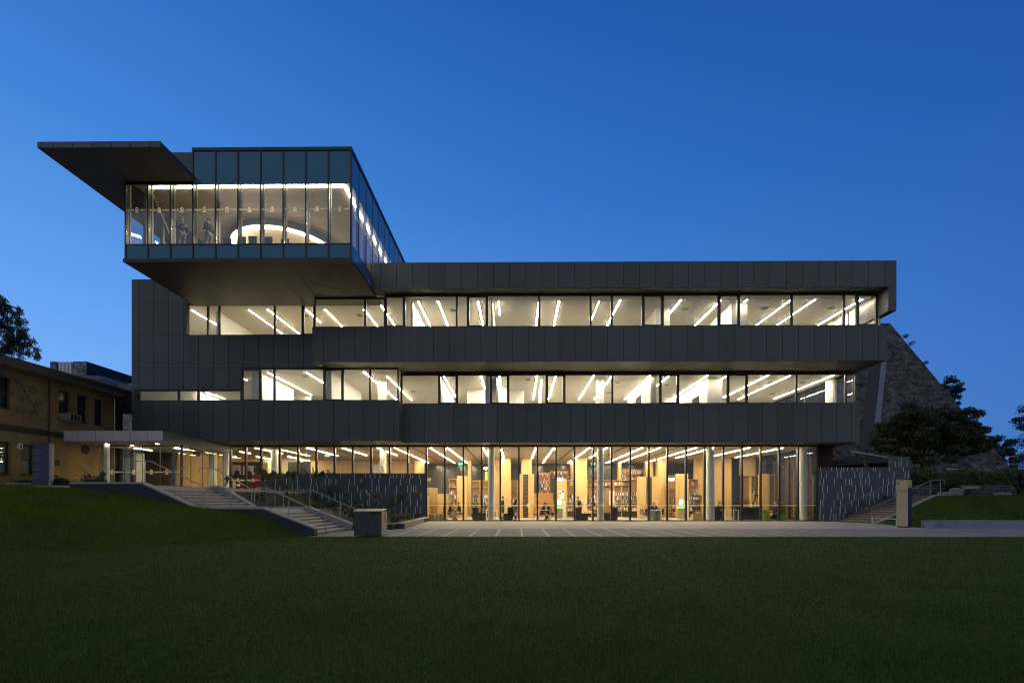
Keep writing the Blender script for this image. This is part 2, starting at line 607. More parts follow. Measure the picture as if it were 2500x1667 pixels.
def heightfield(name, x0, x1, nx, y0, y1, ny, hf, keep, mat):
    vs, fs, idx = [], [], {}
    xs = [x0 + (x1 - x0) * i / nx for i in range(nx + 1)]
    ys = [y0 + (y1 - y0) * j / ny for j in range(ny + 1)]
    mb = MB()
    for j, y in enumerate(ys):
        for i, x in enumerate(xs):
            mb.v.append((x, y, hf(x, y)))
    for j in range(ny):
        for i in range(nx):
            if keep((xs[i] + xs[i + 1]) / 2, (ys[j] + ys[j + 1]) / 2):
                a = j * (nx + 1) + i
                mb.f.append((a, a + 1, a + nx + 2, a + nx + 1)); mb.m.append(0)
    o = mb.build(name, mat, smooth=True)
    return tag(o, kind='structure')


heightfield('grassy_bank', -34, -7.7, 132, 3.0, 19.02, 80, lambda x, y: bank_h(x, y) - 0.004, lambda x, y: (x + 12.8) * -0.835 + (y - 12) * 0.55 > -0.25, M['turf'])
heightfield('upper_lawn', -60, -17.5, 60, 19.02, 26.0, 20, lambda x, y: min(bank_h(x, y), 1.97), lambda x, y: True, M['turf'])


def bank_r(x, y):
    zx = 1.70 * min(max((x - 21.75) / 3.5, 0), 1)
    t = min(max((y - 24.6) / 4.5, 0), 1)
    return 0.012 + max(zx - .03, 0) * t * t * (3 - 2 * t)


heightfield('grassy_slope', 20.4, 72, 120, 24.5, 37.0, 44, bank_r, lambda x, y: not (y > 29.42 and x < 25.0) and x > 20.75 + max(0, y - 25.7) * .33, M['turf'])
sheet('garden_bed', [(25.0, 29.4), (110, 29.4), (110, 120), (25.0, 120)], 1.70, M['soil'])

# terrace at entrance level behind the steps
tb = MB()
tb.box(-60, -14.3, ST_Y1 + .25, 60, 0.4, UP)
o = tb.build('entrance_terrace', M['conc']); tag(o, kind='structure')

# ================================================================== THE LIBRARY BUILDING
YB = 33.0
lib = thing('library_building', 'three storey dark metal clad library with glowing ribbon windows and a glass box on top', 'building', (0, YB, 0))


def part(mb, name, mat, parent=lib, **k):
    return mb.build(name, mat, parent, **k)


ZS0, ZW1a, ZW1b, ZS1, ZW2a, ZS2, ZTOP = 5.19, 7.71, 9.72, 9.80, 11.92, 13.92, 15.45
Y_L1, Y_L2, Y_TOP, Y_LEFT = 31.5, 29.2, 28.5, 30.5
XR = 22.26
XL = ax(321.5, Y_LEFT)
XC = ax(974.5, Y_LEFT)               # corner where the left block steps back
X2 = ax(762, Y_L2)                   # left end of the second floor band
XT = ax(909, Y_TOP)                  # left end of the roof band
PITCH = 0.955
ZBB = az(638, 24.9, 560)                # underside of the glass box
YF = 24.9                            # front of the glass box
BX0, BX1 = ax(307, YF), XT - .02


def joints(x0, x1, start, pitch=PITCH):
    k = math.ceil((x0 - start) / pitch)
    out = []
    while start + k * pitch < x1:
        x = start + k * pitch
        if x > x0 + 0.1 and x < x1 - 0.1: out.append(x)
        k += 1
    return out


def panels(mb, x0, x1, z0, z1, y, xs, zs=(), gap=0.023, t=0.03):
    X = [x0] + list(xs) + [x1]
    Z = [z0] + list(zs) + [z1]
    for a, b in zip(X, X[1:]):
        for c, d in zip(Z, Z[1:]):
            mb.mi = 0
            mb.box(a + (gap / 2 if a != x0 else 0), b - (gap / 2 if b != x1 else 0), y, y + t, c + (gap / 2 if c != z0 else 0), d - (gap / 2 if d != z1 else 0))


def band(x0, x1, y, z0, z1, depth, start, endR=True):
    mb = MB()
    js = joints(x0, x1, start)
    panels(mb, x0, x1, z0, z1, y, js)
    if endR:                                           # the return at the end, panelled too
        ys = [y + .03 + i * 1.0 for i in range(int(depth) + 1)] + [y + depth]
        for a, b in zip(ys, ys[1:]):
            if b - a > .05: mb.box(x1 - .03, x1, a + .006, b - .006, z0, z1)
    mb.mi = 1
    mb.box(x0 + .002, x1 - .035, y + .034, y + depth, z0 + .012, z1 - .02)
    part(mb, 'cladding_band', [M['clad'], M['joint']])
    so = MB()
    X = [x0] + js + [x1]
    for a, b in zip(X, X[1:]):
        so.box(a + .006, b - .006, y + .032, y + depth - .01, z0 - .006, z0 + .01)
    part(so, 'soffit', M['soff'])


J0 = ax(338.8, Y_LEFT)
band(XT, XR, Y_TOP, ZS2, ZTOP, 1.9, ax(968, Y_TOP))
band(X2, XR, Y_L2, ZS1, ZW2a, 2.38, ax(981.5, Y_L2))
band(XC + .01, XR, Y_L1, ZS0, ZW1a, 1.55, ax(1000.3, Y_L1))
# the blade that closes the roof band on its right end
bl = MB()
xa = ax(2169, Y_TOP)
bl.box(xa, XR - .0, Y_TOP + .004, Y_TOP + 2.6, 12.5, ZS2 - .008)
part(bl, 'end_blade', M['clad'])

# left block wall: panelled pieces around its windows
lw = MB()
ZG0, ZG1 = az(977, Y_LEFT), az(950, Y_LEFT)           # low strip window
XG1 = ax(589, Y_LEFT)                                  # where the strip meets the tall window
XW2 = ax(455, Y_LEFT)
ZL2 = az(816, Y_LEFT)
js = lambda a, b: joints(a, b, J0)
for (a, b, c, d) in ((XL, XC, ZS0, ZG0), (XL, XG1, ZG1, ZS1), (XL, XW2, ZS1, ZL2), (XW2, X2 + .2, ZS1, ZL2),
                     (XL, XW2, ZL2, ZS2), (XL, BX0 + .05, ZS2, ZTOP)):
    panels(lw, a, b, c + .008, d - .008, Y_LEFT, js(a, b))
lw.box(XL, ax(329.5, Y_LEFT), Y_LEFT, Y_LEFT + .03, ZG0 + .008, ZG1 - .008)
lw.box(XL, XL + .03, Y_LEFT + .032, Y_LEFT + 14, ZS0, ZTOP)       # west side
lw.box(XC - .03, XC, Y_LEFT + .032, Y_LEFT + 1.03, ZS0, ZG0)      # step back on the east side
lw.mi = 1
lw.box(XL + .04, XC - .04, Y_LEFT + .034, Y_LEFT + .3, ZS0 + .02, ZG0 - .03)
lw.box(XL + .04, XG1, Y_LEFT + .034, Y_LEFT + .3, ZG1 + .03, ZS1 - .03)
lw.box(XL + .04, X2 + .2, Y_LEFT + .034, Y_LEFT + .3, ZS1 + .01, ZL2 - .03)
lw.box(XL + .04, XW2, Y_LEFT + .034, Y_LEFT + .3, ZL2 + .01, ZS2 - .03)
lw.box(XL + .04, BX0 + .05, Y_LEFT + .034, Y_LEFT + .3, ZS2 + .03, ZTOP - .03)
part(lw, 'cladding_wall', [M['clad'], M['joint']])
so = MB()
X = [XL] + js(XL, XC) + [XC]
for a, b in zip(X, X[1:]):
    so.box(a + .006, b - .006, Y_LEFT + .032, YB - .02 if b > -19.2 else YB + .5, ZS0 - .006, ZS0 + .012)
part(so, 'soffit', M['soff'])

# east side of the building, clad like the front
for z0, z1, y0 in ((ZS0, ZW1a, Y_L1 + 1.56), (ZS1, ZW2a, Y_L2 + 2.4), (ZS2, ZTOP, Y_TOP + 1.92)):
    ew = MB()
    n_ = int((45.2 - y0) / 1.0)
    for i in range(n_):
        a, b = y0 + (45.2 - y0) * i / n_, y0 + (45.2 - y0) * (i + 1) / n_
        ew.box(XR - .03, XR, a + .008, b - .008, z0, z1)
    ew.mi = 1
    ew.box(XR - .5, XR - .035, y0, 45.2, z0 + .012, z1 - .02)
    part(ew, 'cladding_wall', [M['clad'], M['joint']])
# roof, floors, ceilings, inner walls
YBK = 45.0
rf = MB()
rf.box(XT + .05, XR - .04, Y_LEFT + .4, YBK + 5.5, ZTOP - .25, ZTOP - .05)
rf.box(XL + .04, BX0 - .02, Y_LEFT + .4, YBK + 5.5, ZTOP - .25, ZTOP - .05)
part(rf, 'roof', M['dark'])
sl = MB()
sl.box(XL + .05, XC - .1, Y_LEFT + .32, Y_L1 + .3, 6.2, 6.5)
sl.box(XL + .05, XR - .4, Y_L1 + .3, YBK, 6.2, 6.5)
sl.box(XL + .05, X2 + .3, Y_LEFT + .32, YBK, 10.4, 10.7)
sl.box(X2 + .31, XR - .4, Y_L2 + .4, YBK, 10.4, 10.7)
part(sl, 'floor_slab', M['floor2'])
ce = MB()
ce.box(XL + .05, XC - .1, Y_LEFT + .1, Y_L1 + .1, ZW1b, ZW1b + .03)
ce.box(XL + .05, 21.74, Y_L1 + .1, YBK, ZW1b, ZW1b + .031)
ce.box(XL + .05, X2 + .3, Y_LEFT + .1, YBK, ZS2 - .06, ZS2 - .03)
ce.box(X2 + .3, 21.9, Y_L2 + .12, YBK, ZS2 - .061, ZS2 - .031)
part(ce, 'ceiling', M['ceil'])
iw = MB()
iw.box(XL + .04, XR - .3, YBK, YBK + .2, 6.2, ZS2)                # back wall of the two upper floors
iw.box(XL + .2, XL + .3, Y_LEFT + .4, YBK, 6.5, ZS2)
part(iw, 'interior_wall', M['white'])

# partitions that stand edge-on to the windows (lit white), floor 2 then floor 1
for (u, Y0, Y1, zb, zt, th) in ((1003, 30.2, 38, 10.7, ZS2 - .07, .12), (1199, 29.9, 36, 10.7, ZS2 - .07, .10), (1601, 31.3, 36, 10.7, ZS2 - .07, .9),
                               (1786, 30.6, 37, 10.7, ZS2 - .07, 1.0), (528, 31.6, 36, 10.7, ZS2 - .07, .12)):
    x = ax(u, Y0)
    part(MB().box(x, x + th, Y0, Y1, zb, zt), 'partition_wall', M['white'])
for (u, Y0, Y1, th) in ((615, 31.2, 36, .5), (796, 31.0, 37, .35), (1077, 33.5, 40, .12), (1185, 32.0, 38, .25), (1212, 32.6, 37, .10),
                        (1588, 32.4, 39, .35), (1322, 32.8, 37, .1), (1727, 32.9, 39, 1.0)):
    x = ax(u, Y0)
    part(MB().box(x, x + th, Y0, Y1, 6.5, ZW1b - .005), 'partition_wall', M['white'])
# cross walls deeper in the rooms
for (u0, u1, Y, zb, zt) in ((1140, 1186, 36, 6.5, 9.71), (1212, 1240, 35.5, 6.5, 9.71), (1244, 1280, 36.5, 6.5, 9.71), (635, 760, 38, 6.5, 9.71),
                            (1620, 1700, 39, 6.5, 9.71), (700, 780, 41, 10.7, 13.85)):
    part(MB().box(ax(u0, Y), ax(u1, Y), Y, Y + .12, zb, zt), 'cross_wall', M['white'])
# slanting light wall at the right end of floor 2
part(MB().box(ax(2141, 29.6) + .02, ax(2141, 29.6) + .14, 29.5, YBK, 10.7, ZS2 - .07), 'partition_wall', M['white'])
for (u, Y, z0, z1, r) in ((933, 33.6, 6.5, ZW1b, .30), (1464.5, 33.6, 6.5, ZW1b, .26), (2029, 33.6, 6.5, ZW1b, .33)):
    part(MB().cyl(ax(u, Y), Y, z0, z1 - .002, r, 28), 'round_column', M['white'], smooth=False)

# round ceiling air vents
def vent(x, y, z, r=.24):
    vm_ = MB()
    vm_.mi = 0
    vm_.cyl(x, y, z - .02, z - .001, r, 20)
    vm_.mi = 1
    for k in range(3):
        rr = r * (.78 - .22 * k)
        vm_.cyl(x, y, z - .026 - .003 * k, z - .021 - .003 * k, rr, 18)
        vm_.mi = 1 - vm_.mi
    part(vm_, 'air_vent', [M['pale'], M['dark']])


for u, v in ((746, 770), (879, 769.5), (1106, 757), (1672, 754), (1866, 752), (2030, 751)):
    p = at(u, v, 30); d = (ZS2 - .06 - EYE) / (p.z - EYE); vent(p.x * d, 30 * d, ZS2 - .06)
for u, v in ((744, 918), (1009, 955), (1290, 926), (1508, 933), (1486, 958), (1628, 939), (1880, 933), (1959, 933), (1885, 961)):
    p = at(u, v, 30); d = (ZW1b - EYE) / (p.z - EYE); vent(p.x * d, 30 * d, ZW1b, .22)


# ------------------------------------------------------------------ windows
def window(x0, x1, z0, z1, y, fw=0.05, op=False, glassmat='winglass', name='window', depth=0.12, head=0.0):
    f = MB()
    w = fw * (1.9 if op else 1.0)
    f.box(x0, x0 + w, y, y + depth, z0, z1)
    f.box(x1 - w, x1, y, y + depth, z0, z1)
    f.box(x0 + w, x1 - w, y, y + depth, z0, z0 + w)
    f.box(x0 + w, x1 - w, y, y + depth, z1 - w - head, z1)
    fo = part(f, name, M['frame'])
    MB().box(x0 + w - .004, x1 - w + .004, y + .045, y + .057, z0 + w - .004, z1 - w - head + .004).build('pane', M[glassmat], fo)
    return fo


def ribbon(y, z0, z1, lst, head=0.0):
    for u0, u1, op in lst:
        window(ax(u0, y), ax(u1, y), z0, ZBB - .035 if y < 29.4 and u1 < 940 else z1, y, 0.058, op, head=head)


ribbon(Y_LEFT + .06, ZL2 - .008, ZS2 - .02, [(455, 507, 0), (507, 535, 0), (535, 670.5, 0), (670.5, 738, 0), (738, 769, 1)], .03)
ribbon(Y_L2 + .1, ZW2a + .0, ZS2 - .02, [(768, 891, 0), (891, 939.5, 0), (939.5, 987.5, 1), (987.5, 1115, 0), (1115, 1141.5, 0), (1141.5, 1189.5, 1),
       (1189.5, 1316.5, 0), (1316.5, 1442, 0), (1442, 1494, 0), (1494, 1569.5, 0), (1569.5, 1618.5, 1), (1618.5, 1755, 0), (1755, 1804.5, 1),
       (1804.5, 1933.5, 0), (1933.5, 2061, 0), (2061, 2093, 0), (2093, 2143, 1)], .05)
ribbon(Y_LEFT + .06, ZG0, ZG1, [(329.5, 435.3, 0), (435.3, 483.3, 0), (483.3, 589, 0)])
ribbon(Y_LEFT + .06, ZG0, ZS1 - .012, [(589, 636, 1), (636, 669.3, 0), (669.3, 791, 0), (791, 837, 1), (837, 903, 0), (903, 972.5, 0)], .02)
ribbon(Y_L1 + .1, ZW1a, ZS1 - .1, [(980, 1071.5, 0), (1071.5, 1116, 1), (1116, 1197, 0), (1197, 1241.5, 1), (1241.5, 1334, 0), (1334, 1378.5, 1),
       (1378.5, 1495, 0), (1495, 1611.5, 0), (1611.5, 1656.5, 1), (1656.5, 1777, 0), (1777, 1824, 1), (1824, 1945, 0), (1945, 2065.5, 0), (2065.5, 2090, 0)], .05)


def side_window(x, y0, y1, z0, z1, n, glassmat='winglass', name='window'):
    """glazing in a plane of constant x"""
    for i in range(n):
        a, b = y0 + (y1 - y0) * i / n, y0 + (y1 - y0) * (i + 1) / n
        f = MB()
        f.box(x - .1, x, a, a + .05, z0, z1).box(x - .1, x, b - .05, b, z0, z1)
        f.box(x - .1, x, a + .05, b - .05, z0, z0 + .05).box(x - .1, x, a + .05, b - .05, z1 - .05, z1)
        fo = part(f, name, M['frame'])
        MB().box(x - .056, x - .044, a + .046, b - .046, z0 + .046, z1 - .046).build('pane', M[glassmat], fo)


side_window(ax(972.5, Y_LEFT + .06), Y_LEFT + .19, Y_L1 + .09, ZG0, ZS1 - .012, 1)
side_window(ax(2090, Y_L1 + .1), Y_L1 + .23, YBK, ZW1a, ZS1 - .1, 5)
side_window(ax(2165, Y_L2 + .1) - .3, Y_L2 + 2.9, Y_L2 + 5.5, ZW2a - .1, ZS2 - .02, 1)

# recessed slot above the first floor windows (dark shadow gap)
part(MB().box(XC + .2, XR - .5, Y_L1 + .02, Y_L1 + .09, ZS1 - .098, ZS1 - .012), 'shadow_gap', M['frame'])

# ------------------------------------------------------------------ the ground floor glass front
CX0, CX1 = ax(1041, YB), ax(1994.5, YB)
NB = 21
ZC1 = 5.17


def curtain(x0, x1, z0, z1, y, gl='libglass', fin=.16, w=.105):
    f = MB()
    f.box(x0 - w / 2, x0 + w / 2, y - .03, y + fin, z0, z1)
    f.box(x0 + w / 2, x1 - w / 2, y - .02, y + .06, z0, z0 + .07)
    f.box(x0 + w / 2, x1 - w / 2, y - .02, y + .06, z1 - .09, z1)
    fo = part(f, 'glazed_bay', M['frame'])
    MB().box(x0 + w / 2 - .003, x1 - w / 2 + .003, y + .01, y + .022, z0 + .066, z1 - .086).build('pane', M[gl], fo)
    return fo


crest_shape = [(0, .13), (.05, .11), (.085, .06), (.09, 0), (.06, -.05), (0, -.075), (-.06, -.05), (-.09, 0), (-.085, .06), (-.05, .11)]


def decal(mb, x0, x1, z, y, crest=True, s=1.0, h=.03):
    """white safety band with a small crest and ribbon in the middle of the pane"""
    xm = (x0 + x1) / 2
    g = .14 * s
    if not crest:
        mb.box(x0, x1, y - .004, y, z - h, z + h)
        return
    mb.box(x0, xm - g, y - .004, y, z - h, z + h)
    mb.box(xm + g, x1, y - .004, y, z - h, z + h)
    n = len(crest_shape)
    for i in range(n):                                   # ring of the crest
        a, b = crest_shape[i], crest_shape[(i + 1) % n]
        mb.quad((xm + a[0] * s, y - .004, z + a[1] * s), (xm + a[0] * s * .62, y - .004, z + .02 * s + a[1] * s * .62 - .012 * s),
                (xm + b[0] * s * .62, y - .004, z + .02 * s + b[1] * s * .62 - .012 * s), (xm + b[0] * s, y - .004, z + b[1] * s))
    mb.quad((xm - .03 * s, y - .004, z), (xm, y - .004, z - .03 * s), (xm + .03 * s, y - .004, z), (xm, y - .004, z + .065 * s))
    mb.quad((xm - .12 * s, y - .004, z - .10 * s), (xm, y - .004, z - .125 * s), (xm, y - .004, z - .095 * s), (xm - .12 * s, y - .004, z - .07 * s))
    mb.quad((xm, y - .004, z - .125 * s), (xm + .12 * s, y - .004, z - .10 * s), (xm + .12 * s, y - .004, z - .07 * s), (xm, y - .004, z - .095 * s))


for k in range(NB):
    a = CX0 + (CX1 - CX0) * k / NB
    b = CX0 + (CX1 - CX0) * (k + 1) / NB
    curtain(a, b, 0.01, ZC1, YB)
    dm = MB(); decal(dm, a + .03, b - .03, az(1233.3, YB), YB - .004, k % 4 == 1, .8); part(dm, 'safety_decal', M['frost'])
part(MB().box(CX1 - .03, CX1 + .06, YB - .03, YB + .1, 0.01, ZC1), 'corner_post', M['frame'])
# bays above the patterned wall, and two full height bays beside the entrance
ZSILL = az(1157, YB)
us = [1041, 995.5, 951, 906, 861, 816.6, 772, 727.5, 682.7, 637]
for a, b in zip(us[1:], us):
    curtain(ax(a, YB), ax(b, YB), ZSILL, ZC1, YB, w=.12)
for a, b in ((599.8, 637), (562.5, 599.8)):
    curtain(ax(a, YB), ax(b, YB), UP, ZC1, YB, w=.12)
    dm = MB(); decal(dm, ax(a, YB) + .06, ax(b, YB) - .06, az(1171, YB), YB - .004, True, 1.0); part(dm, 'safety_decal', M['frost'])
side_window(CX1 + .03, YB + .12, 47.5, 0.01, ZC1, 9, 'libglass')

# library hall: floor, ceiling, walls
LBK = 48.5
part(MB().box(CX0 - .6, CX1, YB + .08, LBK, -.06, 0.0), 'hall_floor', M['floor'])
lc = MB()
lc.box(ax(1041, YB) + .2, CX1 - .02, YB + .1, LBK, 5.08, 5.12)
part(lc, 'hall_ceiling', M['libceil'])
lc = MB()
ys = [YB + .1 + i * 1.2 for i in range(13)] + [LBK]
for a, b in zip(ys, ys[1:]):
    lc.box(XL + .3, ax(1041, YB) + .19, a + .006, b - .006, 5.08, 5.115)
part(lc, 'foyer_ceiling', wood('timber ceiling lining', (0.50, 0.33, 0.17), (0.42, 0.26, 0.12), stretch=(.6, 5, 5)))
part(MB().box(XL + .3, CX0 - .35, YB + .5, LBK, UP - .25, UP), 'foyer_floor', M['floor'])
iw = MB()
iw.box(CX0 - .5, CX0 - .3, YB + .35, 40.0, 0, UP - .26)
part(iw, 'hall_wall', M['ply'])
part(MB().box(XL + .3, XL + .45, YB + 1, LBK, UP, 5.07), 'foyer_wall', M['ply'])
dk = MB()
dk.box(XL + .3, CX1 - .1, LBK, LBK + .2, 0, 5.18)
part(dk, 'back_wall', solid('dark back glazing', (0.105, 0.102, 0.092), 0.15, var=0.3))
# ceiling slots
cs = MB()
for (ua, va, ub, vb) in ((1136, 1091, 1173, 1129), (1403, 1091, 1360, 1123), (1527, 1090, 1480, 1113), (1658, 1090, 1560, 1128), (1770, 1092, 1690, 1112), (1846, 1092, 1740, 1114),
                         (800, 1092, 860, 1112), (880, 1092, 950, 1113), (1007, 1091, 1066, 1124)):
    A, B = at(ua, va, 33), at(ub, vb, 33)
    A = Vector((A.x, 33, 0)) * ((5.08 - EYE) / (A.z - EYE)); B = Vector((B.x, 33, 0)) * ((5.08 - EYE) / (B.z - EYE))
    cs.bar((A.x, A.y, 5.074), (A.x + (B.x - A.x) * .5, B.y, 5.074), .12, .016)
part(cs, 'ceiling_slot', M['dark'])


# patterned bluestone wall with inlaid white dashes: its own thing on each side
def dash_wall(name, label, x0, x1, y, z0, z1, seed, extra=None, rows=7, dens=1.0):
    t = thing(name, label, 'wall', ((x0 + x1) / 2, y, z0))
    b = MB().box(x0, x1, y, y + .3, z0, z1)
    d = MB()
    rr = random.Random(seed)
    H = 0.48
    z = z1
    row = 0
    spans = [(x0, x1, z1 - r * H - (H * .6 if r else 0) + (H * .0), r) for r in range(rows)]
    zt = z1
    for r in range(rows + 1):
        h = H * .58 if r == 0 else H
        zb = max(zt - h, z0)
        x = x0 + rr.uniform(.1, .4)
        while x < x1 - .1:
            if zb < zt - .15:
                d.box(x, x + .042, y - .004, y + .01, zb + .012, zt - .012)
            x += rr.choice((.16, .24, .33, .33, .45, .62, .75, .95)) / dens
        zt = zb
        if zt <= z0 + .02: break
    if extra:
        ex0, ex1, ez = extra
        b.box(ex0, ex1, y + .0, y + .3, z1 + .001, ez)
        for x, za, zb in ((.25, 0.0, .4), (.5, 0, .4), (.65, .0, .68), (1.05, .0, .4)):
            d.box(ex0 + x, ex0 + x + .032, y - .004, y + .01, z1 + za + .02, z1 + zb)
    b.build('stone_wall', M['bluestone'], t)
    d.build('inlay', M['pinlay'], t)
    return t


M['pinlay'] = solid('white stone inlay', (0.60, 0.60, 0.60), 0.6, var=0.1)
dash_wall('patterned_wall', 'dark blue stone wall with short white dashes under the foyer windows', ax(637, YB), CX0 - .04, YB - .06, 0.0, ZSILL - .01, 3)
dash_wall('patterned_wall', 'dark blue stone wall with short white dashes beside the right hand steps', CX1 + .12, ax(2222, YB + .1), YB + .1, 0.0, az(1140.5, YB), 8,
          (ax(2176, YB + .1), ax(2222, YB + .1), az(1114.5, YB)))
# right of the library hall: dark recess under the first floor band
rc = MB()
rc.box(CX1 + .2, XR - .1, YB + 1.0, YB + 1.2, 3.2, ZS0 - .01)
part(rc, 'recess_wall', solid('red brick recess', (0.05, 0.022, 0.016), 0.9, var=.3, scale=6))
# ================================================================== THE GLASS BOX on top (part of the building)
ZBB, ZSP0, ZSP1, ZVT, ZT0, ZT1 = az(638, YF, 560), az(631, YF, 560), az(596, YF, 560), az(449.5, YF, 600), az(369, YF, 640), az(361, YF, 640)
YBE = 41.0
NBX = 10
ZCL = 18.05
bxs = [BX0 + (BX1 - BX0) * k / NBX for k in range(NBX + 1)]
bysn = int((YBE - YF) / 1.25)
bys = [YF + 1.25 * k for k in range(bysn + 1)]
YBE = bys[-1]
so = MB()
for a, b in zip(bxs, bxs[1:]):
    for c, d in ((YF - .05, 27.9), (27.9, Y_LEFT + .05)):
        so.box(a - (.12 if a == bxs[0] else -.004), b - .004, c + .004, d - .004, ZBB - .03, ZBB)
part(so, 'box_soffit', M['soff'])
part(MB().box(BX0 - .1, BX1 + .01, YF - .06, Y_LEFT + .02, ZBB + .002, ZSP0), 'box_sill', M['frame'])
part(MB().box(BX0 + .1, BX1 - .1, YF + .15, YBE - .1, ZSP1 - .12, ZSP1 - .04), 'box_floor', M['floor'])
part(MB().box(ax(470.8, YF) - .02, BX1 + .05, YF - .05, YBE + .05, ZT0, ZT1), 'box_coping', M['frame'])
part(MB().box(BX0 - .02, ax(470.8, YF) - .03, YF + .3, YBE, ZCL + .08, ZCL + .2), 'box_roof', M['frame'])
part(MB().box(BX0 + .05, BX1 - .05, YF + .1, YBE - .05, ZCL, ZCL + .06), 'box_ceiling', solid('taupe ceiling', (0.38, 0.31, 0.26), 0.6, var=.04))
part(MB().box(BX0 + .02, BX1 - .1, YBE - .2, YBE - .05, ZSP1, ZCL - .005), 'box_back_wall', M['white'])


def mullions(mb, x0, x1, y0, y1, z0, z1):
    mb.box(x0, x1, y0, y1, z0, z1)


ZCAN = az(360.0, 22.4, 240)                            # underside of the roof canopy
for k in range(NBX):
    a, b = bxs[k], bxs[k + 1]
    full = a >= ax(470.8, YF) - .2
    fo = part(MB().box(a - .035, a + .035, YF - .04, YF + .18, ZSP0, ZT0 if full else ZVT + .2), 'box_bay', M['mull'] if False else M['frame'])
    MB().box(a + .04, b - .04, YF, YF + .03, ZSP0 + .03, ZSP1 - .05).build('spandrel', M['spand'], fo)
    MB().box(a + .04, b - .04, YF + .01, YF + .022, ZSP1 + .02, ZVT).build('pane', M['boxglass'], fo)
    MB().box(a + .036, b - .036, YF - .02, YF + .1, ZSP1 - .05, ZSP1 + .02).build('transom', M['frame'], fo)
    if full:
        MB().box(a + .04, b - .04, YF, YF + .03, ZVT + .004, ZT0 - .02).build('spandrel', M['spand'], fo)
    else:
        MB().box(a + .04, b - .04, YF, YF + .06, ZVT + .004, ZVT + .2).build('header', M['frame'], fo)
    MB().box(a - .025, a + .055, YF + .185, YF + .30, ZSP1, ZVT + .3).build('inner_fin', M['mull'], fo)
    dm = MB()
    decal(dm, a + .05, b - .05, az(512, YF, 580), YF - .002, True, 1.1, .042)
    dm.build('safety_decal', M['frost'], fo)
part(MB().box(BX1 - .05, BX1 + .02, YF - .04, YF + .12, ZSP0, ZT0), 'box_corner', M['frame'])
for k in range(bysn):
    a, b = bys[k], bys[k + 1]
    x = BX1
    fo = part(MB().box(x - .16, x + .012, b - .035, b + .035, ZSP0, ZT0), 'box_bay', M['frame'])
    MB().box(x - .03, x, a + .04, b - .04, ZSP0 + .03, ZSP1 - .03).build('spandrel', M['spand'], fo)
    MB().box(x - .022, x - .01, a + .04, b - .04, ZSP1 + .02, ZVT).build('pane', M['boxglass'], fo)
    MB().box(x - .03, x, a + .04, b - .04, ZVT + .004, ZT0 - .02).build('spandrel', M['spand'], fo)
    MB().box(x - .10, x - .001, a + .036, b - .036, ZSP1 - .028, ZSP1 + .018).build('transom', M['frame'], fo)
    if k < 4:
        MB().box(x + .001, x + .004, a + .06, b - .06, az(512, YF, 580) - .033, az(512, YF, 580) + .033).build('safety_decal', M['frost'], fo)
    x = BX0
    fo = part(MB().box(x - .012, x + .16, b - .06, b + .06, ZSP0, ZVT + .2), 'box_bay', M['mull'])
    MB().box(x, x + .03, a + .04, b - .04, ZSP0 + .03, ZSP1 - .03).build('spandrel', M['spand'], fo)
    MB().box(x + .01, x + .022, a + .04, b - .04, ZSP1 + .02, ZVT + .2).build('pane', M['boxglass'], fo)
# steel braces inside the west side
for y0, z0, y1, z1 in ((26.0, 17.9, 28.8, 14.7), (27.4, 14.7, 30.6, 17.9), (31.5, 17.9, 34.0, 14.7)):
    part(MB().bar((BX0 + .55, y0, z0), (BX0 + .55, y1, z1), .14), 'steel_brace', M['mull'])

# roof canopy over the west end of the glass box
YC = 22.4
can = MB()
CAX0, CAX1 = ax(91, YC), ax(391, YC)
ZCT = az(345.5, YC, 240)
jx = [ax(u, YC) for u in (99.6, 131, 177.5, 224.5, 271.5, 318.5, 365.5)]
panels(can, CAX0, CAX1, ZCAN, ZCT, YC, jx)
for a, b in ((YC + .03, 23.6), (23.6, YF - .06), (YF - .06, 27.2), (27.2, 31.0)):
    if a < 24: can.box(CAX1 - .03, CAX1, a + .005, min(b, YF - .07), ZCAN, ZCT)
    can.box(CAX0, CAX0 + .03, a + .005, b - .005, ZCAN, ZCT)
can.mi = 1
can.box(CAX0 + .035, CAX1 - .035, YC + .035, YF - .07, ZCAN + .02, ZCT - .01)
can.box(CAX0 + .035, BX0 - .03, YF - .07, 31.0, ZCAN + .02, ZCT - .01)
part(can, 'roof_canopy', [M['clad'], M['joint']])
so = MB()
for i, (a, b) in enumerate(zip([CAX0] + jx[1:], jx[1:] + [CAX1])):
    so.box(a + .004, b - .004, YC + .034, YF - .07, ZCAN - .008, ZCAN + .016)
so.box(CAX0 + .004, BX0 - .03, YF - .066, 31.0, ZCAN - .008, ZCAN + .016)
part(so, 'canopy_soffit', M['soff'])
uw = MB()
panels(uw, ax(395, YF), ax(470.8, YF) - .06, ZCAN + .2, ZT1 - .19, YF + .03, [ax(u, YF) for u in (428,)])
part(uw, 'upper_wall', M['clad'])

# ------------------------------------------------------------------ the suspended ring lamp in the box
RC = (-15.05, 31.6)
ring = thing('ring_lamp', 'large round suspended lamp glowing under the ceiling of the glass box', 'ceiling lamp', (RC[0], RC[1], 17.55))


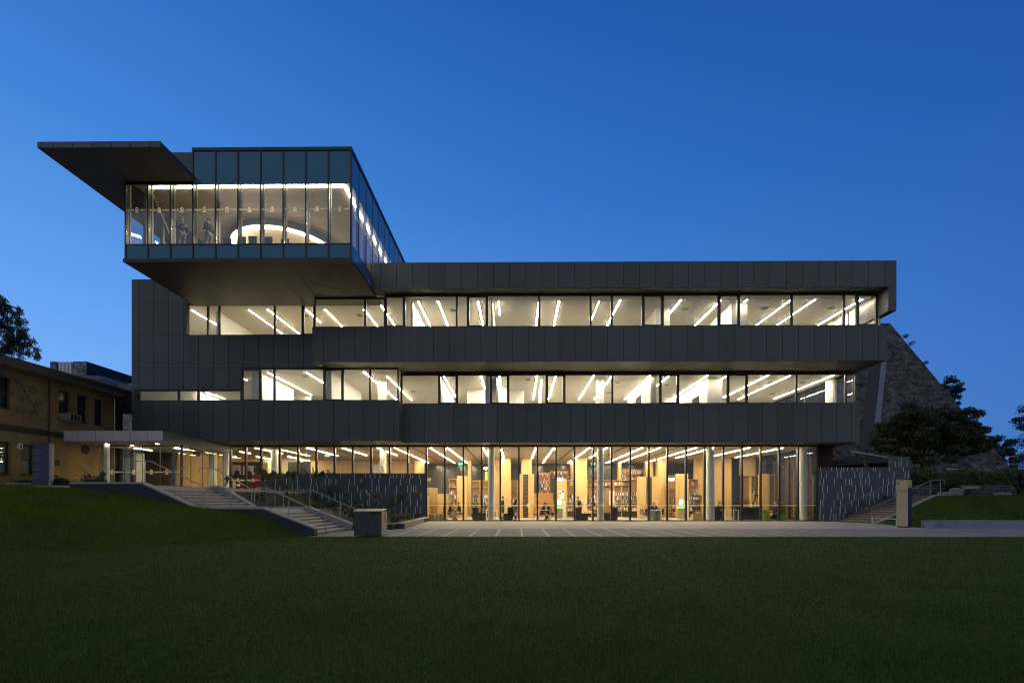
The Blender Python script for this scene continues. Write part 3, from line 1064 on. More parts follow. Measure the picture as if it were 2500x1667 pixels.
def annulus(mb, r0, r1, z0, z1, n=72):
    for k in range(n):
        a, b = 2 * math.pi * k / n, 2 * math.pi * (k + 1) / n
        P = lambda r, t, z: (RC[0] + r * math.cos(t), RC[1] + r * math.sin(t), z)
        mb.quad(P(r1, a, z0), P(r1, b, z0), P(r1, b, z1), P(r1, a, z1))
        mb.quad(P(r0, b, z0), P(r0, a, z0), P(r0, a, z1), P(r0, b, z1))
        mb.quad(P(r0, a, z1), P(r1, a, z1), P(r1, b, z1), P(r0, b, z1))
        mb.quad(P(r0, b, z0), P(r1, b, z0), P(r1, a, z0), P(r0, a, z0))
    return mb


annulus(MB(), 3.18, 3.24, 17.66, 18.046).build('outer_band', solid('slate band', (0.07, 0.085, 0.11), .5), ring)
annulus(MB(), 2.90, 3.17, 17.60, 17.64).build('diffuser', M['ledbox'], ring)
MB().cyl(RC[0], RC[1], 17.90, 17.94, 2.89, 72).build('inner_disc', solid('cream disc', (0.75, 0.62, 0.42), .6, var=.02), ring)


# ================================================================== CEILING LIGHTS
def meet(u, v, Z, Y=30.0):
    """point of the horizontal plane Z seen at (u, v)"""
    p = at(u, v, Y)
    k = (Z - EYE) / (p.z - EYE)
    return Vector((p.x * k, Y * k, Z))


ORD = ['first', 'second', 'third', 'fourth', 'fifth', 'sixth', 'seventh', 'eighth', 'ninth', 'tenth', 'eleventh', 'twelfth', 'thirteenth',
       'fourteenth', 'fifteenth', 'sixteenth', 'seventeenth', 'eighteenth', 'nineteenth', 'twentieth', 'twenty first', 'twenty second', 'twenty third', 'twenty fourth',
       'twenty fifth', 'twenty sixth', 'twenty seventh', 'twenty eighth']


def lamps(lst, Z, w, where, group, mat, ymin):
    lst = sorted(lst, key=lambda q: q[0])
    for i, q in enumerate(lst):
        (ua, va, ub, vb) = q[:4]
        ww = q[4] if len(q) > 4 else w
        A, B = meet(ua, va, Z), meet(ub, vb, Z)
        x = (A.x + B.x) / 2
        y0, y1 = max(A.y, ymin), B.y
        t = thing('ceiling_light', '%s strip light from the left on the %s' % (ORD[i], where), 'ceiling light', (x, y0, Z), 0, group)
        MB().box(x - ww / 2 - .012, x + ww / 2 + .012, y0 - .02, y1 + .02, Z - .045, Z - .004).build('housing', M['white'], t)
        MB().box(x - ww / 2, x + ww / 2, y0, y1, Z - .053, Z - .0455).build('diffuser', mat, t)


L2 = [(467, 755.7, 535, 794), (536, 797, 551, 812), (606.7, 755, 690, 813, .025), (652, 753.8, 731.7, 813.3), (747, 753.8, 783, 786), (793.6, 753.8, 836.4, 796.7),
      (888.8, 753.8, 923.3, 796.7), (923.3, 734.8, 965, 794.3), (1020.7, 734, 1051.7, 796), (1069.5, 734, 1094.5, 796), (1168, 733.6, 1178.6, 794), (1217, 734.8, 1220, 767, .07),
      (1315.5, 735, 1308.8, 796), (1364.8, 733.6, 1351.7, 796), (1463.6, 734, 1442, 782, .05), (1513.6, 731, 1481.4, 796), (1662, 730.5, 1636, 762.6), (1758.6, 732, 1697.4, 793),
      (1826, 729.5, 1815, 736), (1931.6, 730.5, 1846, 791.7), (1989.7, 729, 1898, 791.7), (2104.5, 729, 1997.4, 791.7)]
lamps(L2, ZS2 - .07, .075, 'white top floor ceiling', 'strip lights on the top floor', M['led'], 29.6)
L1 = [(592.4, 921.7, 603, 927), (654.3, 907.4, 760, 963), (748, 907.4, 797, 937), (887.6, 906, 968.6, 974), (944.8, 917, 1005, 975), (508, 956, 543.6, 971.7),
      (333, 958, 359.7, 968), (400, 955, 440, 971), (345, 957, 385, 970), (455, 957, 490, 970), (1082.6, 915.7, 1114.8, 970.5), (1174, 915.7, 1183.8, 946.7), (1219.5, 915.7, 1224, 949), (1311, 915.7, 1301.7, 974), (1356.4, 915.7, 1339.8, 972.9),  # second to fourth entries here are added, to brighten the low strip window
      (1449.3, 914.5, 1413.6, 974), (1494.5, 915.7, 1450.5, 973), (1587, 915.7, 1524.5, 973.8), (1633, 915.7, 1604, 940), (1726.5, 915, 1636, 975), (1772, 915.7, 1763, 924),
      (1876, 914, 1766, 969), (1928.5, 915, 1803, 973), (2035.6, 914, 1890, 972)]
lamps(L1, ZW1b - .006, .075, 'white middle floor ceiling', 'strip lights on the middle floor', M['led'], 31.0)
L0 = [(1047.5, 1089.8, 1109.4, 1128.5), (1090.6, 1089.8, 1140.4, 1128.5), (1178, 1089.8, 1192, 1112), (1223.3, 1094, 1230.6, 1119), (1308.4, 1089.8, 1298.5, 1118),
      (1353.7, 1089.8, 1325, 1128.5), (1395.8, 1123, 1387, 1128.5), (1440, 1089.8, 1404.6, 1117), (1484, 1089.8, 1439, 1116.4), (1571.8, 1089.8, 1480, 1128.9), (1615.4, 1089.8, 1511, 1128.9),
      (1702.7, 1089.8, 1574, 1128.9), (1724.5, 1095.6, 1652, 1116), (1747, 1089.5, 1738, 1092), (1834.7, 1089.8, 1741.7, 1111.7), (1911.6, 1091.7, 1794.5, 1115)]
lamps(L0, 5.078, .088, 'cream library hall ceiling', 'strip lights in the library hall', M['ledlib'], YB + .3)
LF = [(746, 1090.6, 823.6, 1111), (832, 1090.6, 895.9, 1110), (918, 1090.6, 970, 1110), (960.7, 1090.6, 1046.8, 1128), (624.8, 1092, 688.6, 1105.5), (585.5, 1101, 612, 1105.5),
      (704.6, 1113, 753.5, 1123), (566, 1119.7, 661, 1130), (630, 1113, 702, 1126.7), (685.4, 1096, 749, 1110, .05)]
lamps(LF, 5.078, .085, 'timber foyer ceiling', 'strip lights in the foyer', M['ledlib'], YB + .2)
# cove light along the front and the east side of the glass box
t = thing('ceiling_light', 'long bright cove light line along the glass box ceiling', 'ceiling light', ((BX0 + BX1) / 2, YF + .6, ZCL))
MB().box(ax(368, YF + .6), ax(843, YF + .6), YF + .55, YF + .66, ZCL - .06, ZCL - .002).build('diffuser', M['ledbox'], t)
MB().box(ax(839, YF + .6), ax(843, YF + .6) + .02, YF + .665, YBE - 4, ZCL - .06, ZCL - .002).build('diffuser', M['ledbox'], t)

# ================================================================== ENTRANCE CANOPY AND GLASS VESTIBULE
EY = 26.5
ec = thing('entrance_canopy', 'flat pale panelled canopy over the glazed entrance at the top of the steps', 'canopy', (ax(276, EY), EY, az(1076, EY, 276)))
EX0, EX1, EZ0, EZ1 = ax(155.6, EY), ax(396, EY), az(1076, EY, 276), az(1051.2, EY, 276)
e = MB()
panels(e, EX0, EX1, EZ0, EZ1, EY, [ax(u, EY) for u in (190, 233, 275.5, 318, 360.7)], gap=.03)
e.build('front_fascia', M['pale'], ec)
e = MB()
ys = [EY + .031 + i * 1.3 for i in range(5)] + [YB - .1]
for a, b in zip(ys, ys[1:]):
    e.box(EX1 - .03, EX1, a, b - .01, EZ0, EZ1 - .004)
e.build('side_fascia', M['clad'], ec)
MB().box(EX0, EX0 + .03, EY + .031, YB - .11, EZ0, EZ1 - .004).build('side_fascia', M['clad'], ec)
e = MB()
e.box(EX0 + .035, EX1 - .035, EY + .035, YB - .12, EZ0 + .012, EZ1 - .02)
e.build('deck', M['joint'], ec)
e = MB()
for i in range(5):
    a, b = EX0 + (EX1 - EX0) * i / 5, EX0 + (EX1 - EX0) * (i + 1) / 5
    e.box(a + .004, b - .004, EY + .034, YB - .12, EZ0 - .006, EZ0 + .010)
e.build('soffit_lining', solid('canopy lining', (0.30, 0.28, 0.24), .5, var=.05), ec)
for i, (u, v) in enumerate(((261.5, 1083.2), (384, 1083.0), (322, 1086.5))):
    p = meet(u, v, EZ0 - .006)
    t = thing('downlight', ('small round downlight above the white square post', 'small round downlight near the right end of the entrance canopy', 'small round downlight in the middle of the entrance canopy')[i],
              'downlight', (p.x, p.y, p.z), 0, 'downlights under the entrance canopy')
    MB().cyl(p.x, p.y, p.z - .012, p.z - .001, .11, 20).build('trim', M['white'], t)
    MB().cyl(p.x, p.y, p.z - .016, p.z - .0125, .08, 20).build('diffuser', emit('downlight led', (1, .86, .62), 60 if i < 2 else 25), t)

lamps([(331, 1091.6, 366, 1097.3), (429, 1091, 455, 1096.3)], EZ0 - .008, .10, 'vestibule ceiling under the canopy', 'strip lights in the vestibule', M['ledlib'], 28.8)
VY = 28.6
vs = thing('glass_vestibule', 'frameless glass entrance vestibule under the pale canopy', 'glass vestibule', (ax(340, VY), VY, UP))
vu = [243, 304, 348, 390.7, 424, 437]
VZ = EZ0 - .01
for a, b in zip(vu, vu[1:]):
    f = MB().box(ax(a, VY) - .012, ax(a, VY) + .012, VY - .02, VY + .03, UP, VZ)
    f.box(ax(a, VY) + .013, ax(b, VY) - .013, VY - .02, VY + .03, VZ - .05, VZ)
    fo = f.build('glazed_bay', M['mull'], vs)
    MB().box(ax(a, VY) + .012, ax(b, VY) - .012, VY, VY + .012, UP + .01, VZ - .05).build('pane', M['libglass'], fo)
    dm = MB(); decal(dm, ax(a, VY) + .03, ax(b, VY) - .03, az(1151.5, VY), VY - .003, b - a > 30, 1.1, .04)
    dm.build('safety_decal', M['frost'], fo)
vx = ax(437, VY)
for i in range(4):
    a, b = VY + (YB - VY) * i / 4, VY + (YB - VY) * (i + 1) / 4
    fo = MB().box(vx - .03, vx, b - .03, b - .005, UP, VZ).build('glazed_bay', M['mull'], vs)
    MB().box(vx - .02, vx - .008, a + .002, b - .032, UP + .01, VZ).build('pane', M['libglass'], fo)
MB().box(ax(253, 27.8), ax(261.3, 27.8), 27.8, 28.0, UP, EZ0 - .008).build('white_post', M['white'], vs)
MB().cyl(ax(443.5, 28.3), 28.3, UP, EZ0 - .008, .075, 20).build('steel_post', M['mull'], vs)
for u0, u1, Y in ((318, 326, 30.5), ):
    MB().box(ax(u0, Y), ax(u1, Y), Y, Y + .2, UP, VZ - .1).build('dark_post', M['dark'], vs)
MB().box(ax(326, 31.5), ax(347, 31.5), 31.5, 31.7, UP, 4.5).build('door_leaf', M['white'], vs)

# columns inside the foyer and the library hall
for (u, Y, z0, r) in ((406, 34.0, UP, .30), (520, 34.4, UP, .26), (552.5, 33.6, UP, .24), (670, 34.6, UP, .24), (935, 34.4, UP, .23),
                      (1199.5, 33.6, 0, .23), (1466, 33.6, 0, .235), (1734, 33.6, 0, .27), (1960, 33.75, 0, .27)):
    part(MB().cyl(ax(u, Y), Y, z0 + .001, 5.078, r, 32), 'round_column', M['column'], smooth=False)
# ================================================================== STEPS, RETAINING WALLS, RAILS (left)
XA0, XA1 = -14.35, -12.35           # upper flight: top, bottom
XB0, XB1 = -9.95, -7.95             # lower flight
ZMID = 1.03
stp = thing('entrance_steps', 'two flights of pale stone steps climbing from the plaza up to the glazed entrance', 'steps', (-11, (ST_Y1 + ST_Y2) / 2, 0))
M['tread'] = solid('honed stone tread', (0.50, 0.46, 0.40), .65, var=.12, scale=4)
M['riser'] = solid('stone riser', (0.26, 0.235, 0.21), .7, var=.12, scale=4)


def flight(name, x0, z0, x1, z1, n):
    """steps going down from (x0, z0) to (x1, z1), edges along Y"""
    f = MB()
    rise, run = (z0 - z1) / n, (x1 - x0) / (n - 1)
    for i in range(n - 1):
        z = z0 - rise * (i + 1)
        f.mi = 1
        f.box(x0 + run * i, x0 + run * (i + 1), ST_Y1 + .26, ST_Y2 - .02, z1 - .05, z - .04)
        f.mi = 0
        f.box(x0 + run * i - .0, x0 + run * (i + 1) + .03, ST_Y1 + .26, ST_Y2 - .02, z - .039, z)
    f.build(name, [M['tread'], M['riser']], stp)


flight('flight', XA0, UP, XA1, ZMID, 7)
flight('flight', XB0, ZMID, XB1, 0.02, 8)
MB().box(XA1 + .001, XB0 - .001, ST_Y1 + .26, ST_Y2 - .02, 0.0, ZMID).build('landing', M['tread'], stp)
MB().box(XA0 - .35, XA0 - .001, ST_Y1 + .26, ST_Y2 - .02, UP - .3, UP + .004).build('top_nosing', M['tread'], stp)


def sloped_wall(name, label, prof, y0, y1, mat, capt=.07, over=.0):
    """prof: list of (x, top z); wall from below ground with a capping that follows its top"""
    t = thing(name, label, 'wall', ((prof[0][0] + prof[-1][0]) / 2, (y0 + y1) / 2, 0))
    poly = [(x, z - capt) for x, z in prof]
    MB().prism([(prof[0][0], -.2)] + [(prof[-1][0], -.2)] + poly[::-1], 'y', y0 + .012, y1 - .012).build('wall_body', mat, t)
    c = MB()
    for (xa, za), (xb, zb) in zip(prof, prof[1:]):
        c.prism([(xa, za - capt + .002), (xb, zb - capt + .002), (xb, zb), (xa, za)], 'y', y0 - over, y1 + over)
    c.build('capping', M['cap'], t)
    return t


sloped_wall('retaining_wall', 'dark blue retaining wall with pale stepped capping between the lawn bank and the steps',
            [(-17.6, UP + .12), (-14.75, UP + .12), (-12.55, ZMID + .10), (-9.95, ZMID + .10), (-7.92, .34)], ST_Y1 - .06, ST_Y1 + .25, M['retain'])
sloped_wall('retaining_wall', 'dark stone wall with pale capping between the steps and the planted bed',
            [(-14.4, UP + .10), (-13.9, UP + .10), (-12.3, ZMID + .09), (-9.75, ZMID + .09), (-7.75, .33)], ST_Y2, ST_Y2 + .3, M['riser'])
sloped_wall('planter_wall', 'low stone planter edge in front of the patterned wall beside the bin', [(-7.745, .30), (-5.55, .30)], 23.8, 24.1, M['retain'], .05)
t = thing('planter_wall', 'low stone planter edge running back to the corner of the library glass', 'wall', (-5.8, 28, 0))
MB().prism([(-5.85, 24.105), (-5.55, 24.105), (-6.0, YB - .1), (-6.3, YB - .1)], 'z', 0, .25).build('wall_body', M['riser'], t)
MB().prism([(-5.86, 24.106), (-5.54, 24.106), (-5.99, YB - .1), (-6.31, YB - .1)], 'z', .252, .30).build('capping', M['cap'], t)
# planted bed, sloping with the steps
pb = MB()
pb.prism([(-13.9, 0), (-5.9, 0), (-5.9, .24), (-7.7, .26), (-9.8, .95), (-12.3, .98), (-13.9, 1.85)], 'y', 22.92, YB - .38)
o = pb.build('planted_bed', M['soil']); tag(o, kind='structure')


def arc(c, r, a0, a1, n, plane='xz'):
    out = []
    for i in range(n + 1):
        a = a0 + (a1 - a0) * i / n
        out.append((c[0] + r * math.cos(a), c[1], c[2] + r * math.sin(a)))
    return out


def handrail(label, y, pts, posts, r=.022, name='handrail', group=None, curl=(True, True)):
    """pts: rail line (x, z); posts: (x, z foot); ends curl down and back"""
    t = thing(name, label, 'handrail', (pts[0][0], y, pts[0][1] - .9), 0, group)
    line = [(x, y, z) for x, z in pts]
    if curl[0]:
        c = (pts[0][0], y, pts[0][1] - .11)
        line = arc(c, .11, R(240), R(95), 8) + line
    if curl[1]:
        c = (pts[-1][0], y, pts[-1][1] - .11)
        line = line + arc(c, .11, R(85), R(-60), 8)
    MB().tube(line, r, 10).build('rail', M['steel'], t, smooth=True)
    for x, zf in posts:
        zr = interp(x, pts) if pts[0][0] < pts[-1][0] else interp(x, pts[::-1])
        MB().cyl(x, y, zf, zr - r * .6, .019, 10).cyl(x, y, zf, zf + .015, .05, 12).build('post', M['steel'], t)
    return t


H = .92
handrail('steel handrail along the near edge of the upper entrance steps', ST_Y1 + .10,
         [(-15.0, UP + H + .04), (-14.5, UP + H + .04), (-12.3, ZMID + H - .05), (-11.2, ZMID + H - .05)], [(-14.72, UP + .1), (-13.5, 1.5), (-12.28, ZMID + .08), (-11.3, ZMID + .08)], curl=(True, False))
handrail('steel handrail along the near edge of the lower entrance steps', ST_Y1 + .55,
         [(-10.9, ZMID + H - .05), (-10.1, ZMID + H - .05), (-8.05, .98), (-7.62, .98)], [(-10.6, ZMID), (-9.2, .62), (-7.72, .006)], curl=(False, True))
handrail('steel handrail along the far edge of the upper entrance steps', ST_Y2 - .15,
         [(-14.7, UP + H), (-14.15, UP + H), (-12.2, ZMID + H - .1), (-11.2, ZMID + H - .1)], [(-14.4, UP), (-12.35, ZMID), (-11.25, ZMID)], curl=(True, False))
handrail('steel handrail along the far edge of the lower entrance steps', ST_Y2 + .15,
         [(-11.1, ZMID + H - .08), (-9.6, ZMID + H - .08), (-7.55, .98), (-7.2, .98)], [(-11.0, ZMID + .08), (-9.75, ZMID + .08), (-8.3, .52), (-7.35, .006)], curl=(False, True))

# ================================================================== STEPS on the right
RX0, RX1, RY1, RY2, RZ = 21.65, 25.2, 29.5, 32.7, 1.72
rs = thing('side_steps', 'stone steps climbing to the right beside the patterned wall', 'steps', ((RX0 + RX1) / 2, 31, 0))
n = 11
f = MB()
for i in range(n):
    x = RX0 + (RX1 - RX0) * i / n
    z = RZ * (i + 1) / n
    f.mi = 1
    f.box(x, x + (RX1 - RX0) / n, RY1, RY2, 0, z - .04)
    f.mi = 0
    f.box(x - .03, x + (RX1 - RX0) / n, RY1, RY2, z - .039, z)
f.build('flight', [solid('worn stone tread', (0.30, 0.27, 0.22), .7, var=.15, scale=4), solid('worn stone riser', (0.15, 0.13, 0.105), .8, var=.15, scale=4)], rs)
MB().box(RX1 + .01, RX1 + 3.4, RY1, RY2, 1.2, RZ - .002).build('landing', M['conc'], rs)
MB().prism([(RX0, -.1), (RX1 + 1.2, -.1), (RX1 + 1.2, RZ + .03), (RX1, RZ + .03), (RX0, .06)], 'y', RY1 - .12, RY1 - .01).build('stringer', M['conc'], rs)
for lab, y in (('steel handrail on the wall side of the right hand steps', RY2 - .12), ('steel handrail on the lawn side of the right hand steps', RY1 + .14)):
    handrail(lab, y, [(RX0 - .25, .95), (RX0 + .05, .98), (RX1 + .1, RZ + .94), (RX1 + .75, RZ + .94)], [(RX0, .006), (RX0 + 1.8, .85), (RX1 - .02, RZ - .06), (RX1 + .6, RZ)], r=.02)

# ================================================================== BIN ENCLOSURE
bx0, bx1, by0 = ax(864, LAWN_Y + .02), ax(933, LAWN_Y + .02), LAWN_Y + .02
by1 = by0 + .72
bz = az(1247, by0, 900)
bt = thing('litter_bin', 'double grey metal litter bin enclosure standing where the plaza meets the lawn', 'litter bin', ((bx0 + bx1) / 2, by0 + .35, 0))
bxm = (bx0 + bx1) / 2
M['bin'] = solid('blue grey powder coat', (0.034, 0.048, 0.060), .45, var=.08, scale=2)
M['binside'] = solid('stainless bin side', (0.34, 0.32, 0.28), .38, .6, var=.08, scale=2)
for a, b in ((bx0, bxm - .006), (bxm + .006, bx1 - .04)):
    MB().prism([(a + .03, .03), (a + .12, .06), (b - .12, .06), (b - .03, .03), (b, .03), (b, bz - .17), (a, bz - .17), (a, .03)][::1], 'y', by0, by0 + .03).build('door', M['bin'], bt)
MB().box(bx0 + .004, bxm - .008, by0 + .004, by0 + .03, bz - .165, bz - .02).build('flap', M['bin'], bt)
MB().box(bxm + .03, bx1 - .07, by0 + .05, by0 + .06, bz - .16, bz - .02).build('opening', M['black'], bt)
MB().box(bx0 + .004, bx1 - .045, by0 + .035, by1, .05, bz - .165).build('carcass', M['dark'], bt)
MB().box(bx1 - .038, bx1, by0 - .004, by1, .03, bz - .17).box(bx1 - .038, bx1, by0 + .03, by1, bz - .165, bz - .02).build('side_panel', M['binside'], bt)
lid = MB()
lid.prism([(by0 - .002, bz - .018), (by1, bz + .060), (by1, bz + .078), (by0 - .002, bz + .0)], 'x', bx0, bxm - .008)
lid.prism([(by0 - .002, bz - .018), (by1, bz + .060), (by1, bz + .078), (by0 - .002, bz + .0)], 'x', bxm + .002, bx1 + .002)
lid.build('lid', M['binside'], bt)
dm = MB()
rr = random.Random(4)
for i in range(6):                                       # worn, unreadable lettering that runs up the side panel
    z = .55 + i * .075
    for j in range(3):
        dm.box(bx1 + .0005, bx1 + .0025, by0 + .25 + j * .07, by0 + .25 + j * .07 + rr.choice((.05, .06, .03)), z, z + rr.choice((.012, .05, .055)))
dm.build('worn_lettering', M['ink'], bt)
for x in (bx0 + .12, bx1 - .12):
    MB().cyl(x, by0 + .1, 0, .05, .035, 12).build('foot', M['steel'], bt)


# ================================================================== SIGN PYLONS
def text_on(parent, txt, size, loc, rot, mat, name='lettering', extr=.0015):
    cu = bpy.data.curves.new(name, 'FONT')
    cu.body = txt
    cu.size = size
    cu.extrude = extr
    cu.align_x = 'LEFT'
    ob = bpy.data.objects.new(name, cu)
    COL.objects.link(ob)
    dg = bpy.context.evaluated_depsgraph_get()
    me = bpy.data.meshes.new_from_object(ob.evaluated_get(dg))
    bpy.data.objects.remove(ob)
    me.materials.clear()
    me.materials.append(mat)
    o = bpy.data.objects.new(name, me)
    COL.objects.link(o)
    o.parent = parent
    o.location = loc
    o.rotation_euler = rot
    KIDS.setdefault(parent.name, []).append(o)
    return o


PY = 25.3
pa = at(2199.5, 1287, PY)
tot = thing('sign_totem', 'tall pale stone sign totem with a navy and yellow edge beside the right hand steps', 'sign', (pa.x + .05, PY, 0.012), R(-64))
W2, HT, D2 = .245, az(1172, PY, 2200), .40
MB().box(-W2, W2, 0, .06, .06, HT).build('stone_face', M['cream'], tot, local=True)
MB().box(-W2 + .02, W2 - .004, .065, D2, .06, HT - .03).build('core', M['navysign'], tot, local=True)
MB().box(W2 - .003, W2 + .006, .0645, D2 + .002, HT - .38, HT - .002).build('yellow_flash', M['yellow'], tot, local=True)
MB().box(W2 - .003, W2 + .005, .0645, D2 + .002, .06, HT - .385).build('navy_edge', M['navysign'], tot, local=True)
MB().box(-W2 + .02, W2 - .03, .03, D2 - .03, -.012, .058).build('plinth', M['dark'], tot, local=True)
text_on(tot, 'Carey', .165, (-W2 + .05, -.002, HT - .60), (math.pi / 2, 0, 0), M['ink'])
cm = MB()
nn = len(crest_shape)
cm.prism([(-W2 + .09 + p[0] * .42, HT - .17 + p[1] * .5) for p in crest_shape][::-1], 'y', -.003, .001)
cm.prism([(-W2 + .04, HT - .245), (-W2 + .09, HT - .255), (-W2 + .14, HT - .245), (-W2 + .14, HT - .23), (-W2 + .09, HT - .24), (-W2 + .04, HT - .23)], 'y', -.003, .001)
cm.build('crest', M['ink'], tot, local=True)

LPY = 24.0
pb_ = at(100, 1193, LPY)
pyl = thing('sign_pylon', 'blue directory pylon with a pale edge standing by the brick wall', 'sign', (pb_.x, LPY, 1.9), R(24))
HP = az(1081, LPY, 100) - 1.9
MB().box(-.32, .30, 0, .12, .20, HP).build('sign_face', M['bluesign'], pyl, local=True)
MB().box(.302, .37, -.002, .40, .20, HP).build('pale_edge', M['cap'], pyl, local=True)
MB().box(-.34, .30, .125, .40, .20, HP - .04).build('core', M['navysign'], pyl, local=True)
MB().box(-.32, .36, .01, .39, 0, .198).build('plinth', M['navysign'], pyl, local=True)
d = MB()
for i in range(11):                                      # ruled directory lines; the lettering is too small to read
    z = HP - .42 - i * .135
    d.box(-.30, .27, -.003, .001, z, z + .008)
    if i % 3 != 2: d.box(-.29, -.29 + (.25, .34, .2, .3)[i % 4], -.003, .001, z + .04, z + .07)
d.build('directory_lines', solid('pale sign lines', (.16, .19, .30), .5), pyl, local=True)


def low_rail(label, xa, xb, ya, yb, zf, h):
    t = thing('low_rail', label, 'rail', ((xa + xb) / 2, (ya + yb) / 2, zf))
    MB().bar((xa, ya, zf + h), (xb, yb, zf + h), .05).build('top_rail', M['pale'], t)
    for k in (.06, .96):
        x, y = xa + (xb - xa) * k, ya + (yb - ya) * k
        MB().box(x - .025, x + .025, y - .025, y + .025, zf - .03, zf + h - .026).build('post', M['pale'], t)


low_rail('low pale rail on two posts in front of the shrubs by the brick wall', ax(14, 24), ax(86, 24), 24.0, 24.4, 1.9, .36)
low_rail('low pale rail on two posts beside the stone sign totem', ax(2126, 27.2), ax(2192, 25.7), 27.2, 25.7, .01, .42)

# low concrete wall on the right edge of the plaza
cwx = ax(2265, 24.5)
t = thing('concrete_wall', 'low grey concrete wall edging the right hand lawn', 'wall', (cwx + 6, 24.7, 0))
MB().box(cwx, cwx + 24, 24.5, 24.9, 0, az(1270, 24.5, 2300)).build('wall_body', M['conc2'] if 'conc2' in M else solid('blue grey concrete', (0.22, 0.24, 0.27), .75, var=.2, scale=1.5, bump=.15), t)
for k in range(12):
    MB().box(cwx + .9 + k * .96, cwx + .95 + k * .96, 24.55, 24.62, az(1270, 24.5, 2300) + .001, az(1270, 24.5, 2300) + .03).build('skate_stop', M['steel'], t)

# ================================================================== BRICK WING on the left
BWX = -26.2
M['brick'] = brickmat('cream brick', (0.285, 0.205, 0.095), (0.245, 0.175, 0.078), (0.15, 0.115, 0.065), .24, .086, .008, .9, .3, 'yz', .5, .22)
bw = thing('brick_wing', 'two storey cream brick wing with a dark eave and deep windows on the left', 'building', (BWX - 4, 22, UP))
wy0, wy1 = 6.0, 31.3


def wing_y(u):
    """place along the wing's long wall seen at picture column u"""
    a = (u - 1250.0) / FPX
    c, s = math.cos(YAW), math.sin(YAW)
    return BWX * (a * s + c) / (a * c - s)


def wing_z(v, u):
    return at(u, v, wing_y(u)).z


wins = []
for (u0, u1, v0, v1) in ((-60, 25, 955, 996), (144, 172, 953, 1020), (189, 214, 963, 1030), (231, 252, 974, 1036)):
    wins.append((wing_y(u0), wing_y(u1), 6.15, 7.72))
wins[0] = (wins[0][0], wins[0][1], 6.15, 7.72)
for (u0, u1) in ((-70, 26), (52, 84)):
    wins.append((wing_y(u0), wing_y(u1), 2.78, 4.42))
wm = MB()
EAVE = 8.25
rows = [UP - .3, 2.78, 4.42, 4.98, 5.32, 6.15, 7.72, EAVE]
for z0, z1 in zip(rows, rows[1:]):
    holes = sorted([(a, b) for a, b, c, d in wins if c <= z0 + .01 and d >= z1 - .01])
    y = wy0
    wm.mi = 1 if z0 == 4.98 else 0
    for a, b in holes + [(wy1, wy1)]:
        if a > y: wm.box(BWX - .3, BWX + (.02 if z0 == 4.98 else 0), y, a, z0 + (.001 if wm.mi else 0), z1 - (.001 if wm.mi else 0))
        y = max(y, b)
wm.box(BWX - 9, BWX - .31, wy1 - .3, wy1, UP - .3, EAVE)
wm.build('brick_wall', [M['brick'], M['brown']], bw)
MB().box(BWX - 9.5, BWX + .85, wy0 - .5, wy1 + 1.4, EAVE + .02, EAVE + .36).build('eave', solid('dark eave', (0.022, 0.021, 0.02), .6), bw)
MB().box(BWX + .01, BWX + .80, wy0 - .4, wy1 + 1.3, EAVE - .03, EAVE + .015).build('eave_soffit', solid('cream eave lining', (0.26, 0.22, 0.15), .7), bw)
MB().prism([(BWX - 9.4, EAVE + .37), (BWX + .6, EAVE + .37), (BWX - 4.4, EAVE + 1.0)], 'y', wy0, wy1 + 1.2).build('roof', M['dark'], bw)
for i, (a, b, c, d) in enumerate(wins):
    f = MB()
    x = BWX - .22
    f.box(x, x + .06, a, a + .06, c, d).box(x, x + .06, b - .06, b, c, d).box(x, x + .06, a + .06, b - .06, c, c + .06).box(x, x + .06, a + .06, b - .06, d - .06, d)
    if i not in (1,): f.box(x, x + .06, a + .06, b - .06, (c + d) / 2 - .03, (c + d) / 2 + .03)
    fo = f.build('window', M['black'], bw)
    MB().box(x + .02, x + .03, a + .055, b - .055, c + .055, d - .055).build('pane', solid('dark window pane', (0.02, 0.022, 0.025), .08) if i < 4 else M['winglass'], fo)
    MB().box(BWX - .2, BWX + .05, a - .02, b + .02, c - .07, c - .002).build('sill', M['brown'], fo)
    if i in (1, 3, 4, 5):
        z1 = d - .06 if i < 4 else (c + d) / 2 - .05
        MB().box(x - .06, x - .03, a + .06, b - .06, c + .06, z1).build('blind', solid('window blind', (.20, .20, .19) if i < 4 else (.30, .29, .20), .8), fo)
# dark link between the wing and the library, with timber lattice
lk = thing('link_screen', 'dark recessed link with crossed timber battens between the brick wing and the library', 'screen', (-25.2, 32.6, 5.2))
MB().box(BWX + .1, XL + .4, 33.4, 33.6, UP, EAVE).build('backing', solid('dark brown recess', (.06, .04, .022), .8, var=.3), lk)
b_ = MB()
xa, xb = ax(278, 33), ax(316, 33)
for (a, c, e, g) in ((0, .25, 1, .0), (0, .45, 1, .85), (0, .85, 1, .4), (.1, 1.0, 1, .75), (0, .10, .7, .35)):
    b_.bar((xa + (xb - xa) * a, 33.2, 5.3 + 2.0 * c), (xa + (xb - xa) * e, 33.2, 5.3 + 2.0 * g), .05)
b_.build('timber_battens', solid('timber batten', (.30, .20, .09), .7), lk)
MB().box(BWX - .0, BWX + .3, 31.35, 31.6, UP, EAVE - .04).build('dark_pier', M['black'], lk)
MB().box(BWX + .86, XL + .1, 30.9, 33.3, az(1008, 31), az(965, 31)).build('link_roof', M['black'], lk)
